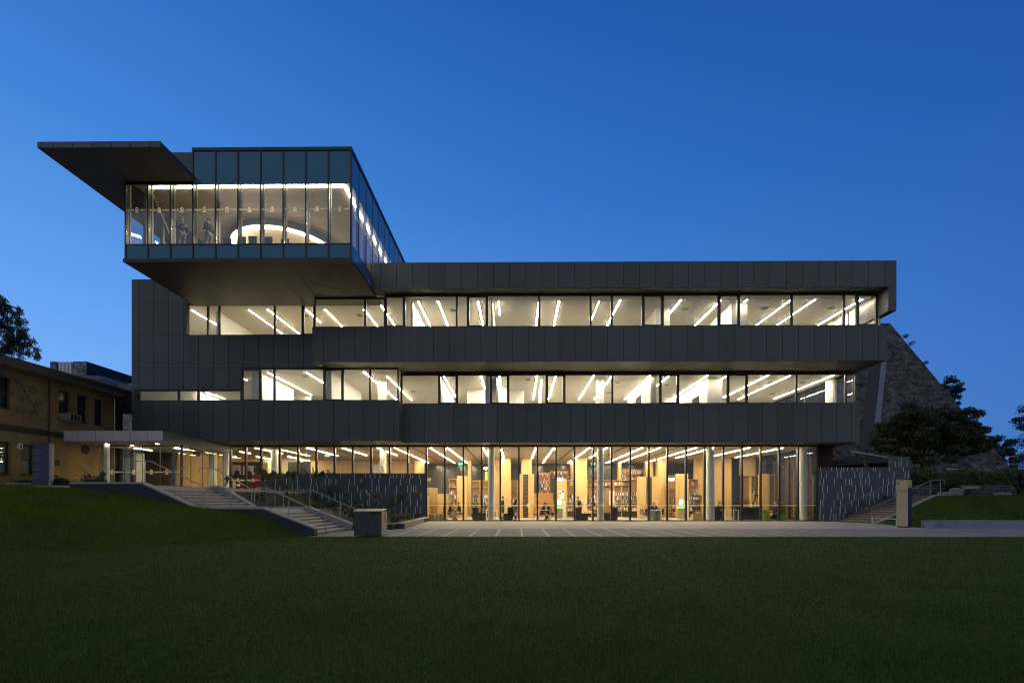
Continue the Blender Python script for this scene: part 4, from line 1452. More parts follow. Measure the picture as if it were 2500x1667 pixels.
# fixtures on the wing
ac = thing('air_conditioner', 'boxy window air conditioner with dark grilles on the brick wing', 'air conditioner', (BWX + .3, wing_y(158), 6.2))
ya, yb = wing_y(146), wing_y(172)
acz0, acz1 = 6.02, 6.42
f = MB()
for a in (ya, yb):
    f.box(BWX - .1, BWX + .62, a - .02, a + .02, acz0, acz1)
f.box(BWX - .1, BWX + .62, ya + .021, yb - .021, acz0, acz0 + .03).box(BWX - .1, BWX + .62, ya + .021, yb - .021, acz1 - .03, acz1)
for k in range(1, 3):
    y = ya + (yb - ya) * k / 3
    f.box(BWX + .595, BWX + .62, y - .012, y + .012, acz0 + .031, acz1 - .031)
for k in (1, 2):
    f.box(BWX + .2 * k, BWX + .2 * k + .02, ya - .025, ya - .005, acz0 + .0, acz1)
f.build('housing', solid('weathered beige metal', (.30, .27, .22), .6), ac)
MB().box(BWX - .08, BWX + .58, ya + .03, yb - .03, acz0 + .035, acz1 - .035).build('grille', M['black'], ac)
o = MB().tube([(BWX + .01, wing_y(207), az(1097, wing_y(207), 207)), (BWX + .09, wing_y(207), az(1097, wing_y(207), 207)), (BWX + .13, wing_y(207), az(1097, wing_y(207), 207))], [.25, .25, .17], 24).build('bell', M['brown'])
tag(o, 'round dark dome bell fixed high on the cream brick wall', 'bell')
o = MB().box(BWX + .004, BWX + .03, wing_y(120), wing_y(145), az(1136, wing_y(132), 132), az(1121, wing_y(132), 132)).box(BWX + .031, BWX + .034, wing_y(121), wing_y(144), az(1134, wing_y(132), 132), az(1123, wing_y(132), 132)).build('wall_plaque', M['brown'])
tag(o, 'plain dark brown plaque on the cream brick wall', 'plaque')
o = MB().tube([(BWX + .06, wing_y(118), UP), (BWX + .06, wing_y(118), EAVE - .05)], .035, 8).build('downpipe', M['brown'])
tag(o, 'thin dark downpipe running up the cream brick wall', 'downpipe')
lb = thing('wall_light', 'small square white framed light box on the cream brick wall', 'wall light', (BWX, wing_y(46), 4.3))
MB().box(BWX + .001, BWX + .10, wing_y(42), wing_y(51), 4.12, 4.40).build('housing', M['white'], lb)
MB().box(BWX + .101, BWX + .106, wing_y(42) + .05, wing_y(51) - .05, 4.17, 4.35).build('lens', M['brown'], lb)

# ================================================================== FAR BUILDINGS (left)
DY = 62.0
db = thing('screened_building', 'distant building with a speckled metal screen and white vertical fins', 'building', (ax(220, DY), DY, 0))
zt, zb = az(882, DY, 200), az(985, DY, 200)
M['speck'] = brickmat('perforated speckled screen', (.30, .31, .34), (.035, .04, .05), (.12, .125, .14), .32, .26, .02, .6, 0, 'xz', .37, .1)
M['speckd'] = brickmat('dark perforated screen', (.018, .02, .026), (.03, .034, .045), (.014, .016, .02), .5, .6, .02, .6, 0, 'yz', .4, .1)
MB().box(ax(122, DY), ax(137, DY), DY, DY + 8, 0, zt).build('screen_wall', M['speck'], db)
MB().box(ax(178, DY), ax(211, DY), DY, DY + 1, 0, zt).build('screen_wall', M['speck'], db)
MB().box(ax(137, DY) + .01, ax(178, DY) - .01, DY + 1.6, DY + 8, 0, zt - .15).build('recess', solid('recessed dark wall', (.05, .045, .04), .5), db)
MB().box(ax(137, DY) + .02, ax(178, DY) - .02, DY + 1.3, DY + 1.59, az(915, DY, 160), az(907, DY, 160)).build('timber_panel', M['wood'], db)
for u in (145, 154, 162.5, 171.5):
    MB().box(ax(u, DY), ax(u, DY) + .14, DY - .1, DY + 1, 0, zt - .05).build('fin', M['white'], db)
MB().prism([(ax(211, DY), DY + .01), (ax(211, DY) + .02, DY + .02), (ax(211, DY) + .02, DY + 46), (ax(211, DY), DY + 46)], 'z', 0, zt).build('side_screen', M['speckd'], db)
MB().box(ax(211, DY) - 20, ax(211, DY) - .05, DY + 9, DY + 45, 0, zt - .4).build('body', M['dark'], db)
t = thing('low_pavilion', 'low pale fascia and slate roof between the brick wing and the library', 'building', (ax(290, 50), 50, 0))
MB().box(ax(233, 50), ax(335, 50), 50, 56, 0, az(936, 50, 290)).build('fascia_wall', solid('pale render', (.34, .33, .25), .7), t)
MB().prism([(ax(256, 46), az(950, 46, 290)), (ax(335, 46), az(950, 46, 290)), (ax(335, 46), az(944, 46, 290)), (ax(300, 46), az(943, 46, 290)), (ax(263, 46), az(940, 46, 290))], 'y', 42, 49).build('roof', solid('slate roof', (.07, .09, .14), .5), t)
MB().box(ax(298, 40), ax(330, 40), 39.5, 40, 5, az(942, 40, 300)).build('parapet', M['clad'], t)

# ================================================================== STONE PYRAMIDS (right)
def stonemat(name, c, axis):
    m = brickmat(name, tuple(x * 1.25 for x in c), tuple(x * .72 for x in c), tuple(x * .45 for x in c), .62, .22, .03, .95, .8, axis, .43, .35)
    return m


M['rubble'] = stonemat('rubble stone', (.128, .126, .122), 'xz')
nt_ = M['rubble'].node_tree
tb_ = [n for n in nt_.nodes if n.type == 'TEX_BRICK'][0]
cb_ = [n for n in nt_.nodes if n.type == 'COMBXYZ'][0]
wz_ = nt_.nodes.new('ShaderNodeTexNoise'); wz_.inputs['Scale'].default_value = 2.2; wz_.inputs['Detail'].default_value = 5
ad_ = nt_.nodes.new('ShaderNodeVectorMath'); ad_.operation = 'MULTIPLY_ADD'; ad_.inputs[1].default_value = (.9, .75, 0)
nt_.links.new(cb_.outputs[0], wz_.inputs[0]); nt_.links.new(wz_.outputs['Color'], ad_.inputs[0]); nt_.links.new(cb_.outputs[0], ad_.inputs[2])
nt_.links.new(ad_.outputs[0], tb_.inputs[0])
vo_ = nt_.nodes.new('ShaderNodeTexVoronoi'); vo_.inputs['Scale'].default_value = 2.1
mpv_ = nt_.nodes.new('ShaderNodeMapping'); mpv_.inputs['Scale'].default_value = (1, 2.4, 1)
nt_.links.new(ad_.outputs[0], mpv_.inputs[0]); nt_.links.new(mpv_.outputs[0], vo_.inputs['Vector'])
hs_ = nt_.nodes.new('ShaderNodeSeparateColor'); nt_.links.new(vo_.outputs['Color'], hs_.inputs[0])
mrv_ = nt_.nodes.new('ShaderNodeMapRange'); mrv_.inputs['To Min'].default_value = .35; mrv_.inputs['To Max'].default_value = 1.35
nt_.links.new(hs_.outputs[0], mrv_.inputs['Value'])
sv_ = [n for n in nt_.nodes if n.type == 'VECT_MATH' and n.operation == 'SCALE'][0]
muv_ = nt_.nodes.new('ShaderNodeMath'); muv_.operation = 'MULTIPLY'
src_ = sv_.inputs['Scale'].links[0].from_socket
nt_.links.new(src_, muv_.inputs[0]); nt_.links.new(mrv_.outputs[0], muv_.inputs[1]); nt_.links.new(muv_.outputs[0], sv_.inputs['Scale'])
tb_.inputs['Color1'].default_value = (.125, .122, .116, 1); tb_.inputs['Color2'].default_value = (.105, .104, .10, 1); tb_.inputs['Mortar'].default_value = (.085, .085, .083, 1)
PYY = 50.0
pyr = thing('stone_pyramid', 'tall rough stone pyramid rising behind the right end of the library', 'building', (ax(2172, PYY), PYY + 6, 0))
apx = at(2173, 789, PYY + 3.0)
rgt = at(2420, 1085, PYY - 1)
zl = 1.3
A = Vector((apx.x, PYY + 3.0, apx.z))
k = (apx.z - zl) / (apx.z - rgt.z)
B = A + (rgt - A) * k
Lb = Vector((A.x - (B.x - A.x) * 1.5, B.y, zl))
bk = Vector((A.x + 2, PYY + 26, zl))
AL = A + Vector((-20, 0, 0))
BL, bkL = Lb + Vector((-8, 0, 0)), Vector((AL.x, bk.y, zl))
MB().quad(BL, B, A, AL).quad(B, bk, A).quad(bk, bkL, AL, A).quad(bkL, BL, AL).quad(BL, bkL, bk, B).build('stone_face', M['rubble'], pyr)


def on_face(u, v, off):
    """point on the front stone face seen at (u, v), moved off the face"""
    nrm = (B - Lb).cross(A - Lb).normalized()
    if nrm.y > 0: nrm = -nrm
    o = Vector((0, 0, EYE)); d = at(u, v, 50) - o
    tt = (Lb - o).dot(nrm) / d.dot(nrm)
    return o + d * tt + nrm * off


gs = MB()
for off, mi, us_ in ((.10, 0, ((2150, 884), (2163, 884), (2141, 1098), (2126, 1098))), (.04, 1, ((2128, 884), (2148, 884), (2124, 1098), (2096, 1098)))):
    gs.mi = mi
    P = [on_face(u, v, off) for u, v in us_]; Q = [on_face(u, v, -.1) for u, v in us_]
    gs.quad(P[3], P[2], P[1], P[0])
    for i in range(4): gs.quad(P[i], P[(i + 1) % 4], Q[(i + 1) % 4], Q[i])
gs.build('channel', [solid('zinc channel', (.16, .18, .22), .4), M['dark']], pyr)
p2 = thing('shelter_roof', 'thin dark lean-to roof edge at the foot of the stone pyramid', 'roof', (ax(2350, 45), 45.5, 4.0))
MB().quad(at(2310, 1143, 44.9), at(2394, 1146, 44.9), at(2394, 1148.5, 44.9), at(2310, 1146, 44.9)).quad(at(2310, 1146, 44.9), at(2394, 1148.5, 44.9), at(2394, 1148.5, 46), at(2310, 1146, 46)).build('eave', M['pale'], p2)
# dark sheds between the library and the pyramid
sh = thing('brick_shed', 'dark red brick shed with a shallow roof behind the patterned wall', 'shed', (ax(2080, 36), 37, 0))
MB().box(ax(1997, 36.2), ax(2170, 36.2), 36.2, 40, 0, az(1125, 36.2, 2080)).build('brick_wall', brickmat('dark red brick', (.075, .03, .02), (.05, .022, .016), (.03, .02, .015), .24, .086, .01, .9, .4, 'xz'), sh)
rq = [at(2030, 1138, 35.6), at(2122, 1112, 35.6), at(2185, 1121, 35.6), at(2185, 1126, 35.6)]
MB().prism([(rq[0].x, rq[0].z), (rq[3].x, rq[3].z - .05), (rq[2].x, rq[2].z), (rq[1].x, rq[1].z)], 'y', 35.5, 40.2).build('roof', M['black'], sh)
MB().bar(at(2075, 1101, 35.7), at(2165, 1116, 35.7), .06).build('gutter', M['pale'], sh)
MB().box(ax(2113, 34.6), ax(2119, 34.6), 34.6, 34.8, 3.3, az(1122, 34.6, 2115)).build('pier', M['brown'], sh)

# stone garden edging on the right lawn
t = thing('garden_wall', 'long low dry stone wall at the top of the right hand lawn', 'wall', (ax(2350, 34), 34, 1.7))
MB().box(ax(2222, 34.2), ax(2600, 34.2), 34.2, 34.8, 1.5, az(1184, 34.2, 2300)).build('stone_body', stonemat('dry stone', (.085, .082, .078), 'xz'), t)
for i, (u, v, w, h) in enumerate(((2335, 1196, .9, .32), (2368, 1190, 1.3, .25), (2318, 1204, 1.5, .25), (2445, 1205, 1.2, .18))):
    p = at(u, v, 33.6)
    rk = MB()
    rr = random.Random(i)
    rings = [(1.0, -.5), (1.05, 0), (.8, .35), (.35, .5)]
    for rad, zz in rings:
        for kk in range(9):
            a = 2 * math.pi * kk / 9
            q = rad * rr.uniform(.8, 1.15)
            rk.v.append((p.x + q * math.cos(a) * w / 2, p.y + q * math.sin(a) * w / 3, p.z + zz * h * rr.uniform(.85, 1.1)))
    for r_ in range(3):
        for kk in range(9):
            a, b = r_ * 9 + kk, r_ * 9 + (kk + 1) % 9
            rk.f.append((a, b, b + 9, a + 9)); rk.m.append(0)
    rk.f.append(tuple(27 + kk for kk in range(9))); rk.m.append(0)
    o = rk.build('boulder', solid('grey rock', (.20, .19, .18), .9, var=.3, scale=5, bump=.4))
    tag(o, ('small upright grey boulder on the garden wall', 'long flat pale boulder on top of the garden wall', 'wide low boulder in front of the garden wall', 'low flat boulder at the right end of the lawn edge')[i], 'boulder')
# ================================================================== LIBRARY HALL: timber piers, shelves, books
M['plyback_shade'] = wood('shaded shelf back', (0.34, 0.21, 0.085), (0.28, 0.165, 0.06))  # darker than the plywood: shade behind the books put into the colour
M['ply2'] = wood('pale plywood', (0.66, 0.47, 0.23), (0.58, 0.40, 0.18))
for (u0, u1, Y, v0, v1) in ((1207, 1221, 42.2, None, None), (1223, 1247, 41.6, None, None), (1273, 1298, 42.0, None, 1158), (1404, 1433, 41.4, None, None),
                            (1606, 1630, 42.0, None, None), (1700, 1722, 42.0, None, None), (1743, 1764, 41.6, None, None), (1766.5, 1786, 41.6, None, None),
                            (1813, 1845, 41.6, None, 1160), (1142, 1150, 43.0, None, None), (1510, 1517, 46.5, None, None), (1395, 1403, 45, None, None), (1576, 1595, 46, None, None)):
    z0 = 0.001 if v1 is None else az(v1, Y, u0)
    part(MB().box(ax(u0, Y), ax(u1, Y), Y, Y + .7, z0, 5.076), 'timber_pier', M['ply2'] if u0 in (1223, 1273, 1404, 1813) else M['ply'])
zg = az(1172, 43.4)
lowall = MB()
for u0, u1 in ((1148, 1207), (1247, 1304), (1384, 1404), (1433, 1743)):
    lowall.box(ax(u0, 43.4), ax(u1, 43.4), 43.4, 43.6, 0.001, zg)
part(lowall, 'panelled_wall', M['ply'])
part(MB().box(ax(1787, 43), ax(1812, 43), 43, 43.2, 0.001, 5.07), 'slate_panel', M['dark'])
# foyer back wall, bulkhead and bright display recess
part(MB().box(ax(742, 44), ax(1012, 44), 44, 44.2, UP, 5.07), 'foyer_back_wall', M['ply2'])
part(MB().box(ax(1012, 43.2), ax(1030, 43.2), 43.2, 44.4, UP, 5.07), 'timber_pier', M['ply2'])
part(MB().box(ax(905, 43.9), ax(925, 43.9), 43.85, 43.98, UP, az(1134, 43.9, 905)), 'bright_doorway', M['white'])
part(MB().box(ax(560, 39), ax(635, 39), 39, 39.2, az(1172, 39, 600), az(1127, 39, 600)), 'dark_bulkhead', M['dark'])
part(MB().box(ax(440, 42), ax(745, 42), 42, 42.2, UP, 5.07), 'foyer_back_wall', solid('cream wall', (.66, .56, .40), .6, var=.05))
part(MB().box(ax(641, 40), ax(653, 40), 40, 40.1, UP, az(1128, 40, 650)), 'timber_door', M['ply'])
part(MB().box(ax(668, 40.5), ax(673, 40.5), 40.5, 40.6, UP, az(1122, 40.5, 650)), 'white_jamb', M['white'])

BOOKC = [(.42, .04, .03), (.05, .08, .20), (.75, .72, .66), (.03, .03, .03), (.70, .66, .58), (.12, .20, .10), (.60, .36, .05), (.10, .05, .10), (.22, .07, .04), (.20, .30, .42)]
bookm = [solid('book cover', c, .6, var=.05) for c in BOOKC]
book_me = []
for mm in bookm:
    b = MB().box(-.5, .5, -.5, .5, 0, 1)
    o_ = b.build('book', mm, local=True)
    book_me.append(o_.data)
    bpy.data.objects.remove(o_)
NBOOK = [0]
mass = MB()
brr = random.Random(21)


def books(x0, x1, y, z, hmax, desc, dep=.20, fill=1.0, single=True):
    x = x0 + brr.uniform(.01, .06)
    while x < x1 - .05:
        t = brr.uniform(.035, .075)
        h = hmax * brr.uniform(.74, .98)
        if brr.random() < .05 + (1 - fill) * .6:
            x += brr.uniform(.08, .25); continue
        if x + t > x1: break
        ci = brr.randrange(len(bookm))
        if single and NBOOK[0] < 300:
            o = bpy.data.objects.new('book', book_me[ci])
            COL.objects.link(o)
            o.location = (x + t / 2, y + dep / 2, z + .001)
            o.scale = (t * .94, dep, h)
            tag(o, 'book in the ' + desc, 'book', 'books on the ' + desc)
            NBOOK[0] += 1
        else:
            mass.mi = ci
            mass.box(x, x + t * .94, y, y + dep, z + .001, z + h)
        x += t
    return


def bookcase(u0, u1, vt, Y, zs, desc, end=None, vent=None, filled=None, single=True, cols=1, kick=True, depth=.34):
    x0, x1 = ax(u0, Y), ax(u1, Y)
    zt = az(vt, Y, (u0 + u1) / 2)
    t = thing('bookcase', desc, 'bookcase', ((x0 + x1) / 2, Y, 0))
    c = MB()
    th = .035
    for k in range(cols + 1):
        x = x0 + (x1 - x0 - th) * k / cols
        c.box(x, x + th, Y, Y + depth - .03, 0.002, zt)
    c.mi = 1
    c.box(x0 + .0, x1, Y + depth - .029, Y + depth, .002, zt)
    c.mi = 0
    c.box(x0 + th, x1 - th, Y + .003, Y + depth - .03, zt - th, zt - .001)
    c.build('carcass', [M['ply'], M['plyback_shade']], t)
    if kick: MB().box(x0 + .05, x1 - .05, Y + .06, Y + depth - .035, .003, zs[0] - .04).build('plinth', M['dark'], t)
    for i, z in enumerate(zs):
        s_ = MB()
        for k in range(cols):
            a = x0 + (x1 - x0 - th) * k / cols + th
            b = x0 + (x1 - x0 - th) * (k + 1) / cols
            s_.box(a + .001, b - .001, Y + .006, Y + depth - .031, z - .028, z)
        s_.build('shelf', M['ply'], t)
        zn = zs[i + 1] - .03 if i + 1 < len(zs) else zt - .04
        if filled is None or i in filled:
            for k in range(cols):
                a = x0 + (x1 - x0 - th) * k / cols + th
                b = x0 + (x1 - x0 - th) * (k + 1) / cols
                books(a + .005, b - .01, Y + .05, z, min(zn - z, .30), desc, .19, single=single)
    if end:
        eu0, eu1, ev, eY = end
        e0, e1, ez = ax(eu0, eY), ax(eu1, eY), az(ev, eY, eu0)
        e = MB()
        if vent:
            v0, v1 = ax(vent[0], eY), ax(vent[1], eY)
            e.box(e0, v0, eY, eY + .5, .002, ez).box(v1, e1, eY, eY + .5, .002, ez)
            e.build('end_panel', M['ply'], t)
            g = MB().box(v0 + .002, v1 - .002, eY + .08, eY + .45, .002, ez - .03)
            g.build('vent_back', M['dark'], t)
            g = MB()
            z = .12
            while z < ez - .1:
                g.box(v0 + .003, v1 - .003, eY + .01, eY + .075, z, z + .035); z += .11
            g.build('vent_slats', solid('vent slat', (.16, .11, .07), .6), t)
        else:
            e.box(e0, e1, eY, eY + .5, .002, ez).build('end_panel', M['ply'], t)
    return t


Z5 = [.36, .66, .96, 1.26, 1.56, 1.86]
bookcase(1096, 1116, 1168, 40.2, [.9, 1.25, 1.6, 1.95, 2.55], 'narrow bookcase with tall blank end panel at the left end', (1116, 1140, 1161, 39.6), filled=(0, 1, 2, 3))
bookcase(1149, 1193, 1173, 41.2, [.36, .68, 1.0, 1.32, 1.64, 1.96, 2.6], 'wide bookcase with ornaments behind the first round column', filled=(0, 1, 2, 3, 4), cols=2)
bookcase(1248, 1263, 1172, 42.4, [.9, 1.25, 1.6, 2.3], 'slim niche bookcase between two timber piers behind the standing pair', filled=(0, 1, 2))
bookcase(1384, 1403, 1171, 41.6, [.55, .95, 1.3, 1.65, 2.75], 'low bookcase right of the first lit kiosk', (1358.5, 1383, 1167, 40.6), filled=(0, 1, 2, 3, 4))
bookcase(1434, 1462, 1171, 41.8, [.36, .68, 1.0, 1.32, 1.64, 2.75], 'bookcase behind the second round column', filled=(0, 1, 2, 3, 4, 5))
bookcase(1499, 1537, 1171, 41.8, [.56, .9, 1.22, 1.54, 1.86, 2.75], 'wide bookcase topped by magazines in the middle of the hall', filled=(0, 1, 2, 3, 4, 5), cols=2)
bookcase(1539, 1558, 1168, 41.0, [.56, .9, 1.22, 1.54, 1.86], 'bookcase joined to the vented end panel in mid hall', (1559, 1606, 1163, 40.0), (1578, 1592), filled=(0, 1, 2, 3, 4))
bookcase(1632, 1654, 1160, 41.2, [.15, .47, .79, 1.11, 1.43, 2.45], 'tall bookcase beside the second lit kiosk', (1654, 1680, 1156, 40.2), filled=(0, 1, 2, 3, 4), cols=1)
bookcase(1681, 1706, 1169, 41.8, [.56, .88, 1.2, 1.52, 1.84, 2.75], 'bookcase with a magazine shelf left of the third round column', filled=(0, 1, 2, 3, 4, 5))
bookcase(1834, 1855, 1161, 41.0, [.75, 1.07, 1.39, 1.71, 2.03, 2.5], 'five row bookcase at the right end of the hall', (1858, 1893, 1156, 39.4), (1879, 1890), filled=(0, 1, 2, 3, 4))
bookcase(1813, 1833, 1161, 41.2, [1.6], 'plain plywood cupboard at the right end of the hall', filled=(), kick=False)
bookcase(1268, 1304, 1157, 40.6, [.2], 'freestanding plywood cabinet with a dark vent strip', (1268, 1304, 1157, 40.0), (1277, 1290), filled=(), kick=False)
bookcase(1467, 1497, 1171, 42.2, [2.75], 'high display shelf of magazines over a dark recess', filled=(0,), kick=False)
# far gallery shelves high at the back of the hall
gx = MB()
for (u0, u1, v0, v1, Y) in ((1316, 1344, 1158, 1203, 46.5), (1344, 1388, 1154, 1166, 46.6), (1517, 1576, 1150, 1172, 46.6)):
    x0, x1, z0, z1 = ax(u0, Y), ax(u1, Y), az(v1, Y, u0), az(v0, Y, u0)
    gx.box(x0, x1, Y + .25, Y + .3, z0, z1 + .2)
    z = z0
    while z < z1 - .1:
        gx.box(x0, x1, Y, Y + .25, z - .02, z)
        books(x0, x1, Y + .02, z, .26, '', .18, single=False)
        z += .31
o = part(gx, 'gallery_shelving', M['wood'])
mass_o = mass.build('books', bookm)
tag(mass_o, 'rows of small books filling the remaining shelves', 'books', None, 'stuff')
# timber reading steps
rs_ = MB()
for i in range(5):
    Y = 42.0 + i * .5
    rs_.box(ax(1304, 43), ax(1352, 43), Y, Y + (3.2 - i * .5), .001 + i * .42, .42 * (i + 1) - .002)
part(rs_, 'reading_steps', M['wood'])
sp = MB()
sp.prism([(ax(1043, 36), .001), (ax(1068, 36), .001), (ax(1068, 36), az(1191, 36, 1055)), (ax(1043, 36), az(1189, 36, 1055))], 'y', 36, 36.15)
part(sp, 'stair_balustrade', M['ply'])
part(MB().box(ax(1068, 37.5) + .02, ax(1095, 37.5), 37.5, 37.6, .001, az(1205, 37.5, 1080)), 'stair_balustrade', M['ply'])
part(MB().bar(at(1044, 1219, 35.9), at(1070, 1236, 35.9), .05), 'stair_handrail', M['cap'])
# pale blinds hanging by the east glazing
for u, Y, w in ((1888, 44, .5), (1918, 41, .7), (1938, 38.5, .55), (1985, 36.2, .5)):
    x = ax(u, Y)
    part(MB().box(x, x + w, Y, Y + .06, .02, 5.0), 'hanging_blind', solid('linen blind', (.34, .30, .24), .8, var=.05))

# ================================================================== FURNITURE
FY = 34.6


def table(label, u0, u1, v, Y, depth=.8, top=None):
    x0, x1, zt = ax(u0, Y), ax(u1, Y), az(v, Y, u0)
    t = thing('table', label, 'table', ((x0 + x1) / 2, Y + depth / 2, 0))
    MB().box(x0, x1, Y, Y + depth, zt - .03, zt).build('tabletop', top or M['white'], t)
    for x in (x0 + .03, x1 - .03):
        for y in (Y + .03, Y + depth - .03):
            MB().box(x - .022, x + .022, y - .022, y + .022, .001, zt - .031).build('leg', M['white'], t)
    return t


def chair(label, x, y, rz, col, h=.82, z=0.0, name='chair'):
    t = thing(name, label, 'chair', (x, y, z), rz)
    MB().obox((0, 0, .45), (.21, .21, .02)).build('seat', col, t, local=True)
    MB().obox((-.22, 0, .66), (.015, .20, .17)).build('backrest', col, t, local=True)
    for sx in (-.18, .18):
        for sy in (-.18, .18):
            MB().tube([(sx * 1.2, sy * 1.15, 0), (sx, sy, .43)], .012, 6).build('leg', M['steel'], t, local=True)
    MB().bar((-.205, -.17, .44), (-.222, -.17, .6), .02).bar((-.205, .17, .44), (-.222, .17, .6), .02).build('back_frame', M['steel'], t, local=True)
    return t


def booth(label, u0, u1, uL, uR, vt, vs_, Y=35.0, d=.75):
    t = thing('booth_seat', label, 'seat', (ax((u0 + uR) / 2, Y), Y + d / 2, 0))
    z1, z2 = az(vt, Y), az(vs_, Y)
    MB().box(ax(u0, Y), ax(u1, Y), Y, Y + d, .06, z1).build('high_back', M['navy'], t)
    a, b = ax(uL, Y), ax(uR, Y)
    MB().box(min(a, b), max(a, b), Y + .01, Y + d - .01, .06, z2).build('seat', M['navy'], t)
    MB().box(min(a, b, ax(u0, Y)) + .05, max(a, b, ax(u1, Y)) - .05, Y + .05, Y + d - .05, .001, .058).build('plinth', M['black'], t)
    return t


booth('dark high backed booth seat in the third bay beside the first round column', 1153, 1167, 1167.3, 1186, 1238, 1252)
booth('dark high backed booth seat between the two standing pupils', 1239, 1253, 1229, 1238.7, 1238, 1253)
booth('dark high backed booth seat below the pupil leaning over a desk', 1406, 1420, 1420.3, 1436, 1238, 1253)
booth('dark high backed booth seat just right of the second round column', 1496, 1508, 1475, 1495.7, 1238, 1252)
booth('dark booth seat beside the third round column', 1745, 1760, 1760.3, 1767, 1237, 1245)
ct = thing('counter', 'long dark service counter near the right end of the hall', 'counter', (ax(1825, 35.6), 36, 0))
MB().box(ax(1797, 35.8), ax(1860, 35.8), 35.8, 36.4, .002, az(1240, 35.8)).build('front', M['navy'], ct)
MB().box(ax(1794, 35.8), ax(1861, 35.8), 35.75, 36.5, az(1240, 35.8) + .001, az(1237, 35.8)).build('worktop', M['dark'], ct)
table('white legged table where two pupils sit by the glass', 1314, 1345, 1244.5, 34.4)
table('white legged table in front of the vented end panel', 1586, 1616, 1244.5, 34.4)
table('wooden topped table with white legs left of the long counter', 1769, 1804, 1244, 34.3, .8, M['ply'])
table('small pale side table at the first round column', 1186, 1214, 1244, 37.0, .5)
table('small pale stand right of the pupil leaning over a desk', 1430, 1448, 1248, 36.5, .4)
chair('grey chair behind the left pupil at the glass side table', ax(1309, 34.8), 34.8, 0, M['greyfab'])
chair('dark chair under the right pupil at the glass side table', ax(1352, 34.8), 34.8, math.pi, M['navy'])
chair('grey chair under the pupil with his back turned at the second table', ax(1573, 34.7), 34.7, R(20), M['greyfab'])
chair('dark chair at the right end of the second table', ax(1612, 34.7), 34.8, math.pi, M['navy'])
for lab, u, mat, rz in (('green tub chair at the right end of the hall', 1870, 'green', R(-60)), ('dark tub chair beside the green chair at the right end', 1904, 'navy', R(180)), ('grey tub chair in front of the second table', 1603, 'greyfab', R(90))):
    t = thing('tub_chair', lab, 'armchair', (ax(u, 34.2), 34.3 if mat != 'navy' else 35.0, 0), rz)
    MB().lathe([(.24, .05), (.30, .10), (.32, .40), (.30, .43)], 20).build('seat', M[mat], t, local=True)
    bk = MB()
    pts = [(.31 * math.cos(a), .31 * math.sin(a)) for a in [R(80 + 200 * i / 12) for i in range(13)]]
    pin = [(.24 * math.cos(a), .24 * math.sin(a)) for a in [R(80 + 200 * i / 12) for i in range(13)]]
    bk.prism(pts + pin[::-1], 'z', .435, .74)
    bk.build('backrest', M[mat], t, local=True)
o = MB().box(ax(1906, 34.1), ax(1919, 34.1), 34.1, 34.55, .001, .46).box(ax(1907, 34.1), ax(1918, 34.1), 34.12, 34.53, .461, .50).build('ottoman', M['green'])
tag(o, 'bright green cube ottoman near the corner of the glass', 'ottoman')
for i, (u, Y) in enumerate(((1056, 34.4), (1065, 34.9), (1075, 35.4))):
    o = MB().lathe([(.20, .001), (.235, .03), (.235, .43), (.20, .46)], 24, (ax(u, Y), Y, 0)).build('ottoman', M['greyfab'], smooth=False)
    tag(o, ('round grey ottoman nearest the left end of the library glass', 'round grey ottoman in the middle of the row of three', 'round grey ottoman nearest the green panel')[i], 'ottoman', 'round grey ottomans')
o = MB().box(ax(1082, 35.6), ax(1086, 35.6), 35.6, 36.3, .001, az(1231, 35.6)).box(ax(1082, 35.6) - .02, ax(1086, 35.6) + .02, 35.62, 36.28, az(1231, 35.6) + .001, az(1231, 35.6) + .03).build('side_panel_shelf', M['green'])
tag(o, 'bright green low shelf end beside the grey ottomans', 'shelf')
fan = thing('book_sculpture', 'fan of splayed timber slats standing inside the second bay', 'sculpture', (ax(1109, 34.3), 34.4, 0))
for k in range(9):
    a = R(-72 + k * 18)
    c_, s_ = math.sin(a), math.cos(a)
    p0 = (ax(1109, 34.3) + .10 * c_, 34.3 + .03 * k, .70 - .1 * s_)
    p1 = (ax(1109, 34.3) + .55 * c_, 34.3 + .03 * k, .70 - .62 * s_)
    MB().bar(p0, p1, .10, .03).build('slat', M['ply2'] if k % 2 else M['cap'], fan)
MB().cyl(ax(1109, 34.3), 34.45, .001, .72, .05, 12).lathe([(.12, .70), (.16, .78), (.12, .86)], 14, (ax(1109, 34.3), 34.45, 0)).build('stem', M['wood'], fan)


def kiosk(label, u0, u1, Y, us):
    t = thing('kiosk', label, 'kiosk', (ax((u0 + u1) / 2, Y), Y, 0))
    x0, x1 = ax(u0, Y), ax(u1, Y)
    MB().box(x0, x1, Y, Y + .4, .04, az(1241, Y)).build('cabinet', solid('kiosk laminate', (.33, .26, .15), .5), t)
    MB().prism([(Y - .03, az(1241, Y) + .002), (Y + .3, az(1241, Y) + .002), (Y + .3, az(1234.5, Y)), (Y + .05, az(1234.5, Y))], 'x', x0 - .02, x1 + .02).build('green_sign', emit('green sign', (.35, .85, .12), 1.6), t)
    MB().box(ax(us[0], Y), ax(us[1], Y), Y + .12, Y + .17, az(1232.5, Y), az(1218, Y)).build('monitor', M['black'], t)
    MB().box(ax(us[0], Y) + .02, ax(us[1], Y) - .05, Y + .114, Y + .119, az(1232, Y), az(1218.6, Y)).build('screen', emit('lit screen', (.85, .92, 1.0), 2.6), t)
    MB().box(x1 + .06, x1 + .27, Y + .05, Y + .4, .02, az(1222, Y)).build('white_pedestal', M['white'], t)
    return t


